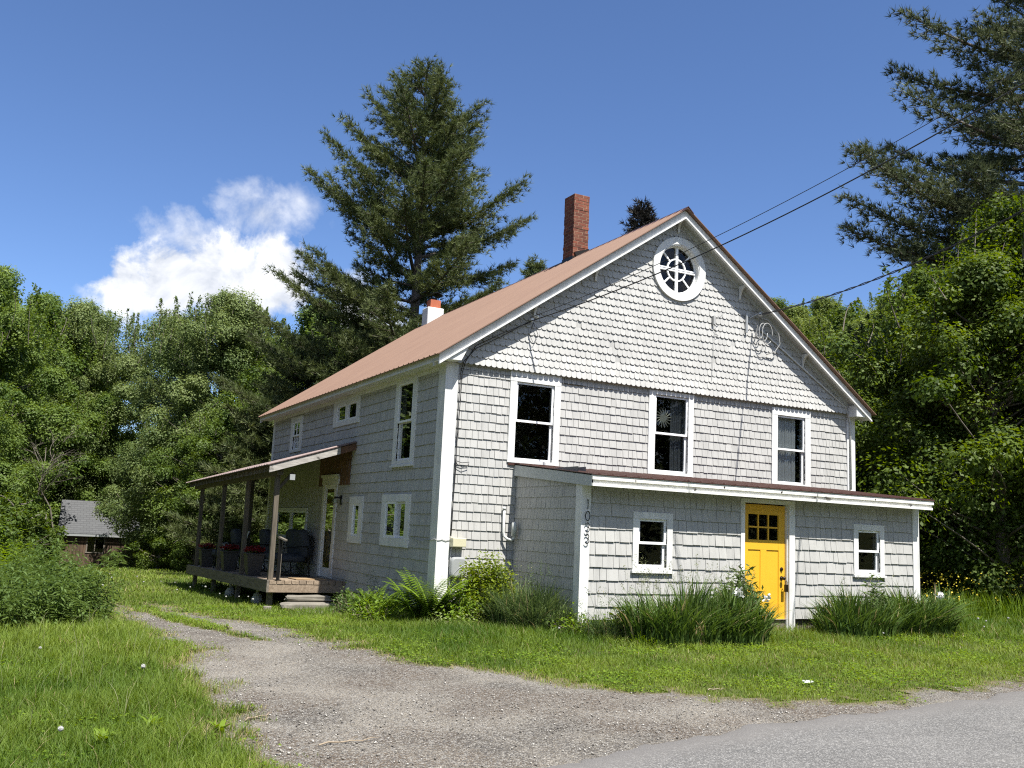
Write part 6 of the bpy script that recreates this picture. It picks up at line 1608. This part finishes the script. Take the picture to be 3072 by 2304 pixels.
# broad-leaved plants in the near lawn
for i, (x, y, lb_) in enumerate([(-5.0, -6.75, 'pale dock plant in the near lawn, close to the driveway'), (-5.35, -7.1, 'pale dock plant low in the near left lawn'), (11.6, -1.0, 'broad-leaved plant in front of the yellow flowers'), (-4.6, -7.0, 'dock seedling at the driveway edge')]):
    rg = np.random.default_rng(80 + i); n = 14; V, F, tn = blades(rg.normal(size=(n, 3)) * np.array([.02, .02, 0]), np.full(n, .16), np.full(n, .045), rg.uniform(.08, .16, n), rg, 5, 1.2)
    t = thing('dock_plant', lb_, 'plant', (x, y, float(hgt(x, y))), 'broad-leaved plants in the lawn'); make_obj('leaves', np_mesh('leaves', V, F, np.clip(tn * .3 + .7, 0, 1)), M['fern'], t)
# twigs on the driveway
for i, (x, y, L_, a, lb_) in enumerate([(-4.0, -7.4, .5, .2, 'dry twig lying on the gravel near the bottom of the view'), (-4.3, -6.5, .35, .7, 'short dry twig at the gravel edge'), (.35, -6.2, .25, .1, 'dry stick on the verge')]):
    rg = np.random.default_rng(i); m = MB(); d = Vector((math.cos(a), math.sin(a), 0)); z = float(hgt(x, y)) + .014
    m.tube([Vector((x, y, z)) + d * L_ * k / 6 + Vector((0, 0, 1)) * .008 * (k % 2) + d.orthogonal() * .0 + Vector((-d.y, d.x, 0)) * .02 * math.sin(k * 1.3) for k in range(7)], [.006, .006, .005, .005, .004, .003, .002], 6)
    m.tube([Vector((x, y, z)) + d * L_ * .4, Vector((x, y, z + .01)) + d * L_ * .7 + Vector((-d.y, d.x, 0)) * .08], [.003, .001], 5)
    o = m.build('twig', M['twig'], None); put(o, lb_, 'twig')
mb = MB(); rg = random.Random(3)
mb.prism([(1.85 + .07 * math.cos(k) * rg.uniform(.6, 1.2), -6.05 + .05 * math.sin(k) * rg.uniform(.6, 1.2), float(hgt(1.85, -6.05)) + .02) for k in [2 * PI * i / 9 for i in range(9)]], (.0, .01, .012))
o = mb.build('paint_chip', M['white'], None); put(o, 'small white fragment lying on the grass verge in front of the yellow door', 'debris')

# ------------------------------------------------------------------ lawn and loose stones
def lawn():
    rg = np.random.default_rng(99); VS, Q, T, TN = [], [], [], []; b = 0
    cx, cy = CAM.x, CAM.y
    rings = [(5.2, 8.6, 5200, .0045, 1.0, 3), (8.6, 12, 3000, .0055, 1.0, 3), (12, 16, 1700, .007, 1.0, 2), (16, 24, 620, .010, 1.05, 2), (24, 38, 170, .018, 1.15, 2), (38, 58, 45, .034, 1.3, 2)]
    th0, th1 = R(90 - 62), R(90 + 6)
    for (r0, r1, dens, wd, hs, seg) in rings:
        n = int(.5 * (th1 - th0) * (r1 * r1 - r0 * r0) * dens); th = rg.uniform(th0, th1, n); r = np.sqrt(rg.uniform(r0 * r0, r1 * r1, n))
        x = cx + r * np.cos(th); y = cy + r * np.sin(th)
        keep = ~inpoly(x, y, HOUSE_FP) & (sdist(x, y, ROAD) < .02); x, y = x[keep], y[keep]
        # nothing grows on the far, hidden side of the house
        gmk = gravel_mask(x, y); patch = fbm(x, y, 2.3)
        keep = rg.random(len(x)) < np.clip((1 - gmk * 1.02) ** 1.1, 0, 1) * (.72 + .5 * patch); x, y, gmk, patch = x[keep], y[keep], gmk[keep], patch[keep]
        n = len(x); big = fbm(x, y, .55)
        left = np.clip((-3.9 - x) / .8, 0, 1) * np.clip((2 - y) / 3, 0, 1)
        near_house = np.clip((y + 3.9) / 1.6, 0, 1) * np.clip((5 - y) / 2, 0, 1) * np.clip((x + 2) / 1.5, 0, 1)
        H = (.050 + .055 * patch + .13 * left * (.25 + big) * (.4 + patch) + .11 * near_house) * (1 - .60 * gmk) * rg.uniform(.5, 1.25, n) * hs
        vergeshort = np.clip((-5.2 - y) / 1.0, 0, 1) * np.clip((x + 1.5) / 1., 0, 1); H *= 1 - .45 * vergeshort
        lean = H * rg.uniform(.15, .95, n)
        tone = np.clip(.12 + .42 * rg.random(n) + .80 * (big - .32) + .35 * (patch - .5) + .22 * vergeshort - .22 * near_house + .25 * gmk, 0, 1)
        dry = rg.random(n) < (.012 + .40 * np.clip(gmk * 2.2, 0, 1) * (gmk < .75) + .10 * (1 - left) * np.clip((fbm(x - 5, y, 1.4) - .60) * 6, 0, 1)); tone = np.where(dry, 1.0, np.minimum(tone, .94))
        V, F, tn = blades(np.stack([x, y, hgt(x, y) - .012], -1), H, wd * rg.uniform(.7, 1.4, n), lean, rg, seg, .9, tone)
        VS.append(V); Q.append(F[0] + b); T.append(F[1] + b); TN.append(tn); b += len(V)
    o = make_obj('lawn_grass', np_mesh('lawn_grass', np.concatenate(VS), [np.concatenate(Q), np.concatenate(T)], np.concatenate(TN)), M['lawn'])
    put(o, 'green lawn grass with longer tufts around the house and driveway', 'grass', kind='stuff')
lawn()
def clover():
    rg = np.random.default_rng(41); n = 170000; cx, cy = CAM.x, CAM.y
    th = rg.uniform(R(28), R(96), n); r = np.sqrt(rg.uniform(5.6 ** 2, 19 ** 2, n)); x = cx + r * np.cos(th); y = cy + r * np.sin(th)
    keep = ~inpoly(x, y, HOUSE_FP) & (sdist(x, y, ROAD) < -.05) & (rg.random(n) < (1 - gravel_mask(x, y)) ** 1.5) & (rg.random(n) < np.clip((fbm(x + 9, y, 1.9) - .50) * 9, .03, 1)); x, y = x[keep], y[keep]; n = len(x)
    C = np.stack([x, y, hgt(x, y) + rg.uniform(.01, .075, n)], -1); V, F = leaf_quads(C, .030, rg, up=.65, aspect=.9, droop=.1)
    o = make_obj('clover', np_mesh('clover', V, [F], np.repeat(rg.random(n), 4)), M['fern']); put(o, 'patches of low clover and broad leaves among the lawn grass', 'clover', kind='stuff')
    n = 700; th = rg.uniform(R(60), R(96), n); r = np.sqrt(rg.uniform(5.8 ** 2, 14 ** 2, n)); x = cx + r * np.cos(th); y = cy + r * np.sin(th)
    keep = (gravel_mask(x, y) < .05) & (sdist(x, y, ROAD) < -.05) & (x < -4.0); x, y = x[keep], y[keep]; n = len(x)
    V, F, tn = blades(np.stack([x, y, hgt(x, y)], -1), rg.uniform(.18, .38, n), np.full(n, .005), rg.uniform(.05, .22, n), rg, 5, 1.0)
    o = make_obj('wild_grass', np_mesh('wild_grass', V, F, tn), M['seedgrass']); put(o, 'sparse taller grass stalks standing in the left lawn', 'grass', kind='stuff')
clover()
def pebbles():
    rg = np.random.default_rng(55); n = 30000; cx, cy = CAM.x, CAM.y
    th = rg.uniform(R(28), R(94), n); r = np.sqrt(rg.uniform(5.4 ** 2, 17 ** 2, n)); x = cx + r * np.cos(th); y = cy + r * np.sin(th)
    g_ = gravel_mask(x, y); rd = sdist(x, y, ROAD); pt = fbm(x, y, .9)
    keep = (rg.random(n) < g_ * np.clip((pt - .22) * 2.2, .1, 1)) & (rd < .08) | ((rd > 0) & (rd < .5) & (rg.random(n) < .05)); x, y = x[keep], y[keep]; n = len(x)
    s = .004 + .009 * rg.random(n) ** 2.5; z = hgt(x, y) + s * .3
    oct_ = np.array([[1, 0, 0], [.3, .95, .1], [-.9, .3, 0], [-.2, -1, .1], [.1, 0, .75], [0, .1, -.7]]); a = rg.random(n) * 2 * PI
    ca, sa = np.cos(a), np.sin(a); V = oct_[None] * s[:, None, None] * rg.uniform(.7, 1.3, (n, 6, 3))
    X = V[..., 0] * ca[:, None] - V[..., 1] * sa[:, None] + x[:, None]; Y = V[..., 0] * sa[:, None] + V[..., 1] * ca[:, None] + y[:, None]; Z = V[..., 2] + z[:, None] + .004
    V = np.stack([X, Y, Z], -1).reshape(-1, 3); f = np.array([[0, 1, 4], [1, 2, 4], [2, 3, 4], [3, 0, 4], [1, 0, 5], [2, 1, 5], [3, 2, 5], [0, 3, 5]])
    F = (f[None] + (np.arange(n) * 6)[:, None, None]).reshape(-1, 3)
    q = NT("loose_stone"); q.pbr(q.ramp(q.rnd(), [(0, (.11, .10, .09)), (.45, (.20, .185, .16)), (.8, (.34, .32, .285)), (1, (.50, .48, .44))]), .9)
    o = make_obj('loose_gravel', np_mesh('loose_gravel', V, [F]), q.m); put(o, 'loose pale and grey stones scattered over the driveway', 'gravel', kind='stuff')
pebbles()
